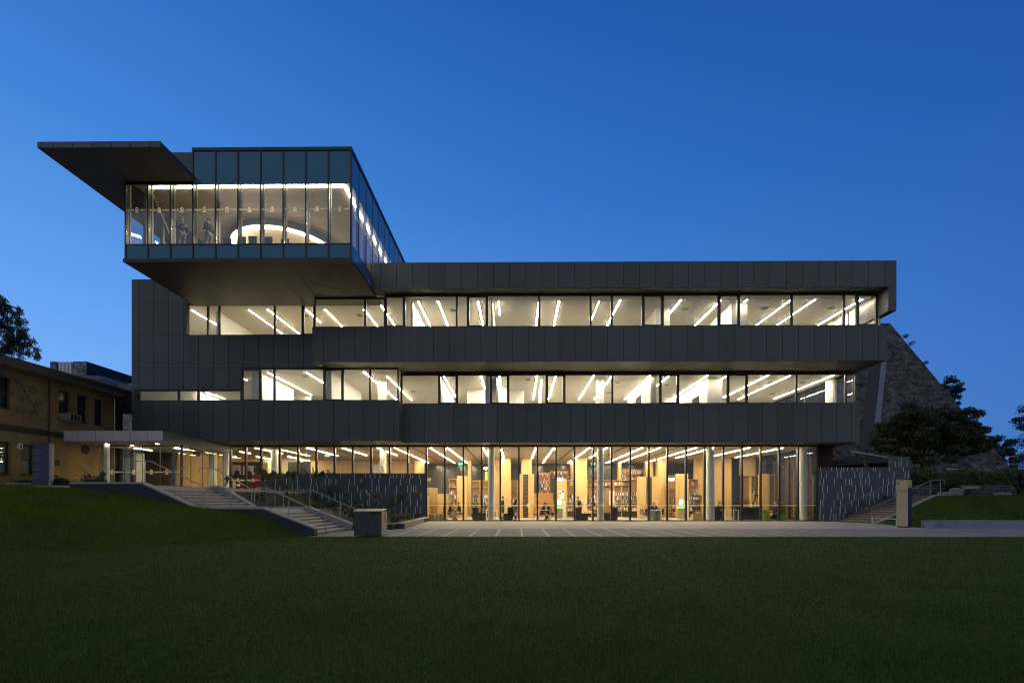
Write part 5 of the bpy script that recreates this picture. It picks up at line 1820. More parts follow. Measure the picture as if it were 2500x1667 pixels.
kiosk('self service kiosk with a lit screen and green sign in the eighth bay', 1360, 1373, 37.5, (1360.5, 1372.5))
kiosk('self service kiosk with a lit screen and green sign left of the third round column', 1656, 1673, 37.5, (1658, 1671))
for i, (u0, u1) in enumerate(((1360.5, 1375), (1632, 1646.5))):
    x0, x1 = ax(u0, 39), ax(u1, 39)
    t = thing('hanging_screen', ('lit white screen hanging over the first kiosk', 'lit white screen hanging in front of the tall bookcase')[i], 'screen', ((x0 + x1) / 2, 39, az(1174, 39)))
    MB().box(x0 - .02, x1 + .02, 39.01, 39.06, az(1174.2, 39), az(1165.3, 39)).cyl((x0 + x1) / 2, 39.04, az(1165.3, 39) + .001, 5.075, .015, 8).build('case', M['black'], t)
    MB().box(x0, x1, 39.0, 39.009, az(1173.8, 39), az(1165.8, 39)).build('screen', emit('white screen', (.88, .94, 1.0), 2.4), t)
spn = thing('book_spinner', 'revolving book display stand left of the third round column', 'display stand', (ax(1704, 35.6), 35.8, 0))
MB().box(ax(1692, 35.6), ax(1716, 35.6), 35.6, 36.1, .001, .42).build('base', M['wood'], spn)
MB().box(ax(1693, 35.6), ax(1715, 35.6), 35.8, 35.85, .421, az(1208, 35.6)).build('back_board', M['dark'], spn)
for i in range(5):
    z = .43 + i * .26
    MB().box(ax(1693, 35.6), ax(1715, 35.6), 35.62, 35.79, z, z + .02).build('tray', M['ply'], spn)
    mb_ = MB()
    for k in range(4):
        mb_.mi = (i * 3 + k * 2) % 10
        xk = ax(1693, 35.6) + .03 + k * .165
        mb_.obox((xk + .065, 35.72, z + .115), (.06, .015, .09), 0, R(-12))
    mb_.build('face_out_books', bookm, spn)
for i, (u0, u1, v0, v1) in enumerate(((1488, 1495.5, 1197, 1232), (1496.5, 1500, 1197, 1232))):
    o = MB().box(ax(u0, 40), ax(u1, 40), 40, 40.06, az(v1, 40), az(v0, 40)).box(ax(u0, 40) + .03, ax(u1, 40) - .03, 39.985, 39.999, az(v1, 40) + .08, az(v1, 40) + .5).build('poster_board', M['white'])
    tag(o, ('wide white poster board right of the second round column', 'narrow white poster board beside the wide one')[i], 'poster board')
pst = thing('notice', 'pale printed notices pinned to the blank end panel over the first kiosk', 'notice', (ax(1371, 40.5), 40.58, az(1210, 40.5)))
MB().box(ax(1364, 40.5), ax(1377.5, 40.5), 40.575, 40.59, az(1206, 40.5), az(1196.5, 40.5)).build('sheet', M['white'], pst)
MB().box(ax(1366, 40.5), ax(1377.5, 40.5), 40.575, 40.59, az(1217, 40.5), az(1208, 40.5)).build('sheet', M['white'], pst)
MB().box(ax(1372, 40.5), ax(1377, 40.5), 40.57, 40.574, az(1201.5, 40.5), az(1197.3, 40.5)).box(ax(1365, 40.5), ax(1371, 40.5), 40.57, 40.574, az(1205, 40.5), az(1202, 40.5)).build('picture', M['bluesign'], pst)
sg = thing('extinguisher_sign', 'small red fire extinguisher sign on the vented end panel', 'sign', (ax(1871.5, 39.3), 39.38, az(1199, 39.3)))
MB().box(ax(1869, 39.3), ax(1874, 39.3), 39.375, 39.39, az(1199.5, 39.3), az(1191.5, 39.3)).build('plate', M['red'], sg)
MB().box(ax(1870.7, 39.3), ax(1872.3, 39.3), 39.368, 39.374, az(1198.3, 39.3), az(1192.5, 39.3)).build('symbol', M['white'], sg)
gexit = emit('exit green', (.03, .55, .30), 2.2)
wexit = emit('exit white', (.75, 1.0, .9), 2.4)
for lab, u, v, Y, zc in (('green exit sign with a running figure above the blank end panel at the left', 1124, 1132, 40, None), ('green exit sign with a running figure left of the second round column', 1448, 1132, 41, None),
                        ('green exit sign near the portraits in the foyer', 571, 1115, 36, None), ('green exit sign above the foyer screens', 752.5, 1111, 39.0, None), ('green exit sign above the foyer fern', 799, 1111.5, 38.4, None)):
    p = at(u, v, Y)
    t = thing('exit_sign', lab, 'exit sign', tuple(p), 0, 'green exit signs')
    MB().obox(p, (.19, .025, .10)).build('case', gexit, t)
    q = MB()
    q.obox((p.x - .09, p.y - .028, p.z - .0), (.018, .002, .05), 0, 0).obox((p.x - .085, p.y - .028, p.z + .066), (.014, .002, .013))
    q.obox((p.x - .06, p.y - .028, p.z - .045), (.03, .002, .014)).obox((p.x + .03, p.y - .028, p.z), (.045, .002, .012)).obox((p.x + .12, p.y - .028, p.z), (.035, .002, .072))
    q.build('running_figure', wexit, t)
    MB().cyl(p.x, p.y, p.z + .101, 5.074, .012, 8).build('rod', M['black'], t)
p = at(1185.5, 1143, 37)
t = thing('spotlight', 'bright bare spotlight hanging left of the first round column', 'spotlight', tuple(p))
MB().lathe([(.03, -.09), (.10, -.05), (.12, 0), (.09, .08), (.02, .11)], 16, tuple(p)).build('bulb', emit('bulb', (1, .9, .68), 60), t)
MB().cyl(p.x, p.y, p.z + .12, 5.074, .012, 8).build('stem', M['black'], t)
o = MB().prism([(ax(1184, 38), az(1172, 38)), (ax(1191, 38), az(1171, 38)), (ax(1190.5, 38), az(1152, 38)), (ax(1188, 38), az(1150, 38)), (ax(1184, 38), az(1153, 38))], 'y', 38, 38.02).build('banner', solid('lime banner', (.40, .62, .03), .6))
tag(o, 'lime green hanging banner under the bright spotlight', 'banner')
o = MB().prism([(ax(1044, 35), az(1175, 35)), (ax(1052, 35), az(1174, 35)), (ax(1052.5, 35), az(1166, 35)), (ax(1044, 35), az(1166, 35))], 'y', 35, 35.02).build('banner', solid('lime card', (.40, .60, .03), .6))
tag(o, 'small lime green card at the left end of the library glass', 'card')

# ------------------------------------------------------------------ foyer contents
for i, (u0, u1, v0, v1) in enumerate(((566, 589, 1134, 1159), (592, 625.5, 1136, 1160))):
    Y = 38.6
    x0, x1, z0, z1 = ax(u0, Y), ax(u1, Y), az(v1, Y, u0), az(v0, Y, u0)
    t = thing('framed_portrait', ('framed grey portrait of a head and shoulders in the foyer, left of two', 'framed grey portrait of a head and shoulders in the foyer, right of two')[i], 'picture', ((x0 + x1) / 2, Y, z0))
    MB().box(x0, x1, Y, Y + .05, z0, z1).build('frame', M['black'], t)
    MB().box(x0 + .03, x1 - .03, Y - .006, Y - .001, z0 + .03, z1 - .03).build('mount', solid('grey print', (.42, .40, .36), .6), t)
    cx, hh = (x0 + x1) / 2 + (.04 if i == 0 else .0), z1 - z0
    MB().prism([(cx + .085 * math.cos(a), z0 + hh * .66 + .11 * math.sin(a)) for a in [2 * math.pi * k / 14 for k in range(14)]], 'y', Y - .012, Y - .007).build('head', solid('print grey', (.16, .13, .11), .6), t)
    MB().prism([(cx - .24, z0 + .035), (cx + .24, z0 + .035), (cx + .19, z0 + hh * .36), (cx + .07, z0 + hh * .47), (cx - .07, z0 + hh * .47), (cx - .19, z0 + hh * .36)], 'y', Y - .012, Y - .007).build('shoulders', M['black'], t)
o = thing('display_screen', 'pair of big black display screens seen from behind in the foyer windows', 'screen', (ax(728, 36), 36, az(1157, 36, 728)))
MB().box(ax(703, 36), ax(727, 36), 36, 36.1, az(1158, 36, 715), az(1127, 36, 715)).build('panel', M['dark'], o)
MB().box(ax(729, 36), ax(757, 36), 36.02, 36.12, az(1158, 36, 740), az(1126.5, 36, 740)).build('panel', M['dark'], o)
MB().box(ax(714, 36), ax(716, 36), 36.13, 36.2, UP, az(1140, 36, 715)).box(ax(742, 36), ax(744, 36), 36.13, 36.2, UP, az(1140, 36, 740)).build('stand', M['black'], o)
for i, (u, v, mat) in enumerate(((430, 1184, 'pink'), (449, 1186, 'pink'))):
    x = ax(u, 31.6 + i)
    t = thing('lounge_chair', ('low magenta lounge chair inside the glass vestibule', 'low magenta lounge chair just right of the grey vestibule post')[i], 'armchair', (x, 31.6 + i, UP))
    MB().lathe([(.30, .05), (.38, .14), (.36, .36), (.30, .40)], 18, (x, 31.6 + i, UP)).build('seat', M[mat], t)
    MB().lathe([(.05, .0), (.05, .049)], 10, (x, 31.6 + i, UP)).build('base', M['steel'], t)
x = ax(624, 34.4)
t = thing('wing_chair', 'magenta high backed wing chair beside the patterned wall in the foyer', 'armchair', (x, 34.4, UP))
MB().prism([(x - .30, UP + .42), (x + .30, UP + .42), (x + .34, UP + .9), (x + .24, UP + 1.25), (x, UP + 1.33), (x - .24, UP + 1.25), (x - .34, UP + .9)], 'y', 34.5, 34.62).build('backrest', M['pink'], t)
MB().box(x - .3, x + .3, 34.0, 34.49, UP + .30, UP + .44).build('seat', M['pink'], t)
MB().cyl(x, 34.3, UP, UP + .3, .05, 12).build('base', M['steel'], t)
t = thing('enquiry_desk', 'white enquiry desk with dark monitors at the back of the foyer', 'desk', (ax(480, 40), 40, UP))
MB().box(ax(448, 40), ax(512, 40), 40, 40.7, UP, az(1186, 40, 480)).build('front', M['white'], t)
for u in (455, 468, 482):
    MB().box(ax(u, 40), ax(u + 9, 40), 40.2, 40.24, az(1172, 40, 480), az(1160, 40, 480)).build('monitor', M['dark'], t)
t = thing('wall_light', 'long bright horizontal light line on the foyer back wall', 'wall light', (ax(480, 41.7), 41.8, az(1142, 41.7, 480)))
MB().prism([(ax(450, 41.8), az(1138, 41.8, 450)), (ax(545, 41.8), az(1147, 41.8, 545)), (ax(545, 41.8), az(1144.5, 41.8, 545)), (ax(450, 41.8), az(1135.3, 41.8, 450))], 'y', 41.75, 41.8).build('diffuser', M['ledlib'], t)
MB().prism([(ax(450, 41.8), az(1138, 41.8, 450)), (ax(545, 41.8), az(1147, 41.8, 545)), (ax(545, 41.8), az(1144.5, 41.8, 545)), (ax(450, 41.8), az(1135.3, 41.8, 450))], 'y', 41.81, 41.9).build('housing', M['white'], t)
shf = thing('display_shelf', 'dark display shelf holding small bright exhibits under the foyer portraits', 'shelf', (ax(595, 38), 38.2, UP))
MB().box(ax(572, 38), ax(612, 38), 38.2, 38.5, UP, az(1176, 38, 590)).box(ax(566, 38), ax(616, 38), 38.15, 38.55, az(1176, 38, 590) + .001, az(1174.5, 38, 590)).build('carcass', M['dark'], shf)
MB().box(ax(575, 38), ax(583, 38), 38.14, 38.19, az(1186, 38, 590), az(1181, 38, 590)).build('card', M['white'], shf)
o = MB().box(ax(602.5, 37), ax(610, 37), 37, 37.4, az(1192, 37, 606), az(1188.5, 37, 606)).box(ax(602.5, 37), ax(610, 37), 37, 37.4, UP, az(1193, 37, 606)).build('stool', M['yellow'])
tag(o, 'small yellow block stool under the foyer portraits', 'stool')
x = ax(590, 36.4)
o = MB().lathe([(.22, .001), (.27, .08), (.25, .30), (.15, .36)], 16, (x, 36.4, UP)).build('pouffe', M['red'])
tag(o, 'red rounded pouffe under the foyer portraits', 'pouffe')
for lab, u, v, w in (('dark speaker box hanging inside the vestibule', 377, 1094, .35), ('dark projector box hanging right of the vestibule post', 479.5, 1108, .3)):
    p = at(u, v, 32.0)
    o = MB().obox(p, (w * .5, .14, .16)).cyl(p.x, p.y, p.z + .16, EZ0 - .01 if u < 400 else 5.0, .015, 8).build('projector', M['black'])
    tag(o, lab, 'projector')
for u, v in ((1022, 1095), ):
    pass
o = MB().obox(at(444, 1142.5, 28.15), (.19, .01, .045)).obox(at(444, 1141.0, 28.15) + Vector((0, -.012, 0)), (.15, .001, .008)).build('door_sign', M['yellow'])
tag(o, 'small yellow sign fixed across the grey vestibule post', 'sign')
# chairs in the glass box
ZBF = ZSP1 - .04
for i, (u, v, rz) in enumerate(((555, 582, 100), (590, 578.5, 95), (617, 577.5, 90), (655, 579, 90), (696, 584, 84))):
    Y = 25.75
    p = at(u, v, Y)
    t = thing('meeting_chair', 'grey mesh backed meeting chair, %s from the left below the ring lamp' % ORD[i], 'chair', (p.x, Y, ZBF), R(rz - 90), 'meeting chairs below the ring lamp')
    h = p.z - ZBF
    cm_ = solid('slate mesh', (.10, .13, .17), .6)
    MB().obox((0, .0, h - .21), (.225, .02, .20), 0, R(6)).build('backrest', cm_, t, local=True)
    MB().obox((0, -.005, h - .005), (.235, .025, .012), 0, R(6)).build('top_rail', M['dark'], t, local=True)
    MB().obox((0, .27, .44), (.23, .22, .03)).build('seat', cm_, t, local=True)
    MB().obox((0, .04, .55), (.03, .02, .12)).build('back_stem', M['dark'], t, local=True)
    MB().cyl(0, .27, .06, .41, .025, 10).build('gas_post', M['steel'], t, local=True)
    b_ = MB()
    for k in range(5):
        a = 2 * math.pi * k / 5
        b_.bar((0, .27, .06), (.27 * math.cos(a), .27 + .27 * math.sin(a), .035), .035)
    b_.build('star_base', M['dark'], t, local=True)
mt = thing('meeting_table', 'pale meeting table among the chairs in the glass box', 'table', (ax(630, 27.4), 27.2, ZBF))
MB().box(ax(540, 27), ax(710, 27), 26.6, 27.8, ZBF + .70, ZBF + .735).build('tabletop', M['white'], mt)
for u in (560, 690):
    MB().box(ax(u, 27), ax(u, 27) + .08, 26.8, 27.6, ZBF + .002, ZBF + .699).build('leg', M['steel'], mt)


# ================================================================== PEOPLE
def skin_mesh(name, verts, edges, rad, levels=1, root=0):
    me = bpy.data.meshes.new(name)
    me.from_pydata(verts, edges, [])
    o = bpy.data.objects.new(name, me)
    COL.objects.link(o)
    md = o.modifiers.new('Skin', 'SKIN')
    md.use_smooth_shade = True
    lay = me.skin_vertices[0].data
    for i, r in enumerate(rad):
        lay[i].radius = (r, r) if not isinstance(r, tuple) else r
        lay[i].use_root = (i == root)
    s_ = o.modifiers.new('Sub', 'SUBSURF'); s_.levels = levels; s_.render_levels = levels
    dg = bpy.context.evaluated_depsgraph_get()
    m2 = bpy.data.meshes.new_from_object(o.evaluated_get(dg))
    m2.name = name
    bpy.data.objects.remove(o)
    return m2


def figure(sit, lean, arms, stride=0.0):
    """joints of a body 1 unit tall that faces +X"""
    J = {}
    hz = .30 if sit else .52
    cl, sl_ = math.cos(lean), math.sin(lean)

    def up(d, y=0.0, f=0.0):
        return (d * sl_ + f * cl, y, hz + d * cl - f * sl_)
    J['pelvis'] = (0, 0, hz)
    J['waist'] = up(.10); J['chest'] = up(.23); J['neck'] = up(.315); J['throat'] = up(.335, 0, .006)
    J['jaw'] = up(.37, 0, .020); J['skull'] = up(.415, 0, .008); J['crown'] = up(.452, 0, .004); J['top'] = up(.470, 0, .002)
    J['nose'] = up(.398, 0, .058)
    for s, q in ((1, 'l'), (-1, 'r')):
        st = stride * s
        J['hip' + q] = (0.0, .052 * s, hz - .025)
        if sit:
            J['knee' + q] = (.235, .062 * s, hz - .015); J['ankle' + q] = (.225 + .05 * s, .062 * s, .05); J['toe' + q] = (.305 + .05 * s, .07 * s, .018)
        else:
            J['knee' + q] = (.012 + st * .5, .056 * s, .285); J['ankle' + q] = (-.008 + st, .056 * s, .047); J['toe' + q] = (.075 + st, .068 * s, .018)
        J['sho' + q] = up(.285, .104 * s)
        kind = arms[0] if s == 1 else arms[1]
        if kind == 'down':
            J['elb' + q] = up(.11, .128 * s, -.015); J['wri' + q] = up(-.03, .125 * s, .035)
        elif kind == 'hold':
            J['elb' + q] = up(.12, .13 * s, .0); J['wri' + q] = up(.125, .07 * s, .13)
        elif kind == 'table':
            J['elb' + q] = up(.14, .135 * s, .075); J['wri' + q] = up(.12, .075 * s, .205)
        elif kind == 'hip':
            J['elb' + q] = up(.12, .19 * s, -.03); J['wri' + q] = up(.02, .10 * s, .04)
    return J


def person(label, loc, rz, H, sit=False, lean=.05, arms=('down', 'down'), jacket=(.012, .013, .018), legs=(.10, .10, .11), hair=(.03, .02, .013), stride=.03, shorts=True, tie=None):
    J = figure(sit, lean, arms, stride)
    names, V, E, Rd = {}, [], [], []

    def add(n, r, frm=None, p=None):
        q = p or J[n]
        names[n] = len(V)
        V.append((q[0] * H, q[1] * H, q[2] * H)); Rd.append((r[0] * H, r[1] * H) if isinstance(r, tuple) else r * H)
        if frm: E.append((names[frm], names[n]))
    add('pelvis', .060); add('waist', .056, 'pelvis'); add('chest', .066, 'waist'); add('neck', .034, 'chest'); add('throat', .029, 'neck')
    add('jaw', .034, 'throat'); add('skull', .049, 'jaw'); add('crown', .044, 'skull'); add('top', .026, 'crown'); add('nose', .008, 'skull')
    for q in 'lr':
        add('hip' + q, .050, 'pelvis'); add('knee' + q, .032, 'hip' + q); add('ankle' + q, .020, 'knee' + q); add('toe' + q, .017, 'ankle' + q)
        add('sho' + q, .034, 'chest'); add('elb' + q, .024, 'sho' + q); add('wri' + q, .015, 'elb' + q)
        e, w = Vector(J['elb' + q]), Vector(J['wri' + q])
        d = (w - e).normalized()
        side = Vector((0, 1 if q == 'l' else -1, 0))
        sd = (side - d * side.dot(d)).normalized()
        nm = d.cross(sd)
        palm = w + d * .035
        add('palm' + q, (.019, .012), 'wri' + q, tuple(palm))
        for k, ln in enumerate((.036, .042, .039, .030)):          # four fingers of unequal length, half curled
            b = palm + d * .012 + nm * ((k - 1.5) * .0105)
            m_ = b + d * ln * .55 - sd * .004
            t_ = m_ + d * ln * .40 - sd * .014
            add('f%d%s' % (k, q), .0052, 'palm' + q, tuple(m_)); add('g%d%s' % (k, q), .0042, 'f%d%s' % (k, q), tuple(t_))
        b = w + d * .018 + nm * -.022 - sd * .008
        add('thumb' + q, .006, 'wri' + q, tuple(b)); add('thumbtip' + q, .005, 'thumb' + q, tuple(b + d * .028 - sd * .008))
    t = thing('person', label, 'person', loc, rz)
    ob = bpy.data.objects.new('body', skin_mesh('body', V, E, Rd))
    ob.data.materials.clear(); ob.data.materials.append(M['skin'])
    COL.objects.link(ob); ob.parent = t; KIDS.setdefault(t.name, []).append(ob)

    def cloth(name, chain, col, lv=1):
        vs, es, rs, ix = [], [], [], {}
        for n, r, frm in chain:
            ix[n] = len(vs); q = J[n] if isinstance(n, str) and n in J else n
            q = J[n.split('*')[0]] if isinstance(n, str) and '*' in n else q
            if isinstance(n, str) and '*' in n:
                a, b, k = n.split('*'); k = float(k)
                q = tuple(Vector(J[a]).lerp(Vector(J[b]), k))
            vs.append(tuple(c * H for c in q)); rs.append(r * H)
            if frm: es.append((ix[frm], ix[n]))
        o2 = bpy.data.objects.new(name, skin_mesh(name, vs, es, rs, lv))
        o2.data.materials.clear(); o2.data.materials.append(solid(name + ' cloth', col, .85, var=.12, scale=8))
        COL.objects.link(o2); o2.parent = t; KIDS.setdefault(t.name, []).append(o2)
    cloth('jacket', [('pelvis', .072, None), ('waist', .070, 'pelvis'), ('chest', .080, 'waist'), ('neck', .046, 'chest')] +
          sum([[('sho' + q, .046, 'chest'), ('elb' + q, .036, 'sho' + q), ('wri' + q, .024, 'elb' + q)] for q in 'lr'], []), jacket)
    if shorts:
        cloth('shorts', [('pelvis', .070, None)] + sum([[('hip' + q, .062, 'pelvis'), ('hip%s*knee%s*.9' % (q, q), .050, 'hip' + q)] for q in 'lr'], []), legs)
        for q in 'lr':
            cloth('sock', [('knee%s*ankle%s*.35' % (q, q), .033, None), ('ankle' + q, .026, 'knee%s*ankle%s*.35' % (q, q))], (.02, .022, .035))
    else:
        cloth('trousers', [('pelvis', .070, None)] + sum([[('hip' + q, .060, 'pelvis'), ('knee' + q, .042, 'hip' + q), ('ankle' + q, .032, 'knee' + q)] for q in 'lr'], []), legs)
    for q in 'lr':
        cloth('shoe', [('ankle' + q, .026, None), ('ankle%s*toe%s*.6' % (q, q), .026, 'ankle' + q), ('toe' + q, .019, 'ankle%s*toe%s*.6' % (q, q))], (.012, .011, .011))
    sk, cr_ = Vector(J['skull']) * H, Vector(J['crown']) * H
    axis = (cr_ - sk).normalized()
    fwd = Vector((axis.z, 0, -axis.x))
    hm = MB()
    n1, n2 = 14, 7
    c = sk + axis * .012 * H - fwd * .006 * H
    for i in range(n2 + 1):
        th = math.pi * .62 * i / n2
        for k in range(n1):
            ph = 2 * math.pi * k / n1
            front = max(0, math.cos(ph))
            t2 = th * (1 - .42 * front)
            p = c + axis * (math.cos(t2) * .064 * H) + (fwd * math.cos(ph) + Vector((0, 1, 0)) * math.sin(ph)) * (math.sin(t2) * .057 * H)
            hm.v.append(tuple(p))
    for i in range(n2):
        for k in range(n1):
            a, b = i * n1 + k, i * n1 + (k + 1) % n1
            hm.f.append((a, a + n1, b + n1, b)); hm.m.append(0)
    hm.build('hair', solid('hair', hair, .7), t, local=True, smooth=True)
    fm = MB()
    for s in (-1, 1):
        p = sk + fwd * .047 * H + Vector((0, .018 * s * H, 0)) + axis * -.003 * H
        fm.lathe([(.002, -.004 * H), (.006 * H, 0), (.002, .004 * H)], 8, tuple(p))
    fm.build('eyes', M['black'], t, local=True)
    fm = MB()
    p = sk + fwd * .043 * H - axis * .034 * H
    fm.obox(tuple(p), (.004 * H, .014 * H, .003 * H))
    fm.build('mouth', solid('lips', (.35, .13, .11), .6), t, local=True)
    for s in (-1, 1):
        p = sk + Vector((0, .050 * s * H, 0)) - axis * .008 * H
        MB().lathe([(.004 * H, -.016 * H), (.010 * H, 0), (.004 * H, .016 * H)], 8, tuple(p)).build('ear', M['skin'], t, local=True)
    # white collar and tie at the throat
    nk = Vector(J['neck']) * H
    MB().prism([(-.020 * H, .0), (.020 * H, .0), (.0, -.085 * H)], 'x', .058 * H, .064 * H).build('shirt_front', M['white'], t, local=True).location = nk + Vector((-.018 * H if lean < .2 else .0, 0, -.012 * H))
    if tie:
        MB().prism([(-.008 * H, 0), (.008 * H, 0), (.005 * H, -.12 * H), (-.005 * H, -.12 * H)], 'x', .066 * H, .070 * H).build('tie', solid('tie', tie, .6), t, local=True).location = nk + Vector((-.018 * H, 0, -.012 * H))
    return t


def spot(u, Y, z=0.0):
    return (ax(u, Y), Y, z)


person('pupil in a dark blazer and grey shorts standing left of the booth, facing right', spot(1227, 34.6), R(-8), 1.72, arms=('down', 'hold'))
person('pupil in a dark blazer and grey shorts standing right of the booth, facing left', spot(1259, 34.7), R(188), 1.80, arms=('hold', 'down'), hair=(.10, .055, .02))
person('pupil with dark hair sitting at the left of the glass side table, facing right', spot(1322, 34.9), R(-14), 1.70, True, .35, ('table', 'table'), legs=(.07, .07, .09))
person('fair haired pupil leaning over the glass side table, facing left', spot(1347, 34.8), R(186), 1.74, True, .5, ('table', 'table'), hair=(.30, .17, .06), jacket=(.014, .016, .024))
person('pupil in dark blazer and tie bent over a desk behind a booth seat', spot(1416, 36.3), R(206), 1.74, False, .22, ('hold', 'hold'), tie=(.5, .45, .2))
person('pupil in black sitting with his back turned at the second table', spot(1577, 34.6), R(30), 1.68, True, .25, ('table', 'table'), hair=(.06, .03, .015))
person('pupil with reddish hair sitting behind the second table, facing the lawn', spot(1596, 35.5), R(-95), 1.68, True, .25, ('table', 'table'), hair=(.22, .09, .03))
person('dark haired person sitting low behind the booth by the third round column', spot(1753, 36.2), R(-70), 1.74, True, .2, ('table', 'table'))
person('pupil in a black blazer with yellow tie sitting at the right end, facing left', spot(1897, 34.6), R(176), 1.72, True, .12, ('table', 'table'), hair=(.16, .09, .04), tie=(.55, .42, .05))
person('person in black sitting at the blank end panel behind the timber fan', spot(1124, 35.4), R(200), 1.70, True, .2, ('table', 'table'))
person('person in black sitting left of the timber fan, facing right', spot(1097, 35.3), R(-10), 1.66, True, .25, ('table', 'table'), hair=(.02, .015, .01))
person('pupil in a navy blazer and grey shorts standing in the glass box, facing right', spot(443.5, 25.55, ZBF), R(-25), 1.84, False, .03, ('hip', 'hold'), jacket=(.012, .018, .04), legs=(.20, .19, .20), hair=(.12, .06, .03))
person('pupil in a long navy coat and shorts standing in the glass box, facing left', spot(510, 25.6, ZBF), R(170), 1.82, False, .04, ('hold', 'down'), jacket=(.014, .022, .05), legs=(.25, .25, .27), hair=(.04, .03, .025))


# wall screens and doors on the white partitions of the two upper floors
for i, (u, Y, z, w, h, lab) in enumerate(((1640, 34.0, 12.9, 1.2, .7, 'dark wall screen left of the thick white pier on the top floor'), (1815, 33.0, 12.85, 1.3, .8, 'dark wall screen beside the last white pier on the top floor'),
                                      (1560, 35.5, 8.6, 1.4, .8, 'dark wall screen on the bright sloping wall of the middle floor'), (1718, 35.0, 8.5, 1.2, .7, 'dark wall screen left of the white pier on the middle floor'))):
    x = {0: ax(1601, 31.3) - .06, 1: ax(1786, 30.6) - .06, 2: ax(1588, 32.4) - .06, 3: ax(1727, 32.9) - .06}[i]
    t = thing('wall_screen', lab, 'screen', (x, Y, z))
    MB().box(x - .002, x + .055, Y - w / 2, Y + w / 2, z - h / 2, z + h / 2).build('case', M['black'], t)
    MB().box(x - .006, x - .0025, Y - w / 2 + .03, Y + w / 2 - .03, z - h / 2 + .03, z + h / 2 - .03).build('screen', solid('dark glossy screen', (.02, .025, .03), .1), t)
# ================================================================== PLANTS
def mesh_np(name, V, F, mat, smooth=False):
    """V (n,3), F (m,k) faces of k corners"""
    me = bpy.data.meshes.new(name)
    m, k = F.shape
    me.vertices.add(len(V)); me.vertices.foreach_set('co', V.astype(np.float32).ravel())
    me.loops.add(m * k); me.loops.foreach_set('vertex_index', F.astype(np.int32).ravel())
    me.polygons.add(m); me.polygons.foreach_set('loop_start', np.arange(0, m * k, k, dtype=np.int32))
    me.polygons.foreach_set('loop_total', np.full(m, k, dtype=np.int32))
    me.materials.append(mat)
    me.update(calc_edges=True)
    o = bpy.data.objects.new(name, me)
    COL.objects.link(o)
    return o


def leaves(name, P, size, mat, parent, aspect=.45, droop=0.0, jitter=.5):
    """one small folded leaf at every point of P (world); parent is a thing"""
    n = len(P)
    base = np.array(root_loc(parent))
    d = rng.normal(size=(n, 3)); d[:, 2] = d[:, 2] * .6 - droop
    d /= np.linalg.norm(d, axis=1)[:, None]
    s = np.cross(d, rng.normal(size=(n, 3))); s /= np.linalg.norm(s, axis=1)[:, None] + 1e-9
    L = size * (1 + jitter * (rng.random(n) - .5))[:, None]
    A = P - d * L * .5
    V = np.stack([A, P + s * L * aspect * .5, P + d * L * .5, P - s * L * aspect * .5], 1).reshape(-1, 3) - base
    F = np.arange(n * 4).reshape(n, 4)
    o = mesh_np(name, V, F, mat)
    o.parent = parent
    KIDS.setdefault(parent.name, []).append(o)
    return o


def clumps(centres, radii, per):
    out = []
    for c, r in zip(centres, radii):
        q = rng.normal(size=(per, 3)); q /= np.linalg.norm(q, axis=1)[:, None]
        q *= (rng.random(per) ** .45)[:, None]
        out.append(np.array(c) + q * np.array(r))
    return np.concatenate(out)


def limb_tree(label, name, base, limbs, r0, cl, rad, per, size, mat, group=None, aspect=.45, droop=0.0, crown='crown'):
    """limbs: list of point lists that start on the trunk"""
    t = thing(name, label, 'tree', base, 0, group)
    tr = MB()
    for i, L in enumerate(limbs):
        k = len(L)
        ra = r0 if i == 0 else r0 * (.55 if name != 'gum_tree' else .26)
        tr.tube(L, [ra * (1 - .80 * j / (k - 1)) for j in range(k)], 9 if i == 0 else 7)
    tr.build('trunk', M['trunk'], t, smooth=True)
    leaves(crown, clumps(cl, rad, per), size, mat, t, aspect, droop)
    return t


LF_ = dict(dark=leafmat('dark foliage', (.016, .022, .008), (.045, .055, .018)),
           olive=leafmat('olive foliage', (.024, .032, .010), (.066, .076, .026)),
           euc=leafmat('gum leaves', (.020, .028, .020), (.06, .075, .05)),
           hedge=leafmat('hedge leaves', (.030, .055, .006), (.10, .15, .016)),
           shrub=leafmat('shrub leaves', (.016, .036, .010), (.05, .085, .025)),
           paddle=leafmat('paddle leaves', (.020, .045, .018), (.05, .09, .035)),
           strap=leafmat('strap leaves', (.030, .055, .012), (.09, .13, .03)))

# spreading tree in front of the stone pyramid
TY = 40.0
b0 = at(2254, 1160, TY); b0.z = 1.7
cen, rad = [], []
trr = random.Random(5)
dome = lambda u: 985 + 75 * abs((u - 2275) / 135.0) ** 2.2
for i in range(125):
    u = 2275 + 128 * (2 * trr.random() - 1)
    vtop = dome(u)
    v = vtop + 12 + (trr.random() ** 1.3) * max(20, 1125 - vtop - 45 * abs((u - 2275) / 135.0))
    p = at(u, min(v, 1128), TY + trr.uniform(-3.2, 3.2) * (1 - abs((u - 2275) / 150.0)))
    cen.append(p); rad.append((trr.uniform(.5, 1.0), trr.uniform(.5, .9), trr.uniform(.25, .5)))
for u, v, r in ((2388, 1010, .5), (2402, 1050, .5), (2365, 1003, .5), (2150, 1040, .5), (2220, 992, .6), (2405, 1085, .45)):
    cen.append(at(u, v, TY)); rad.append((r, r, r * .7))
fork = at(2250, 1128, TY)
limbs = [[b0, at(2251, 1142, TY), fork]]
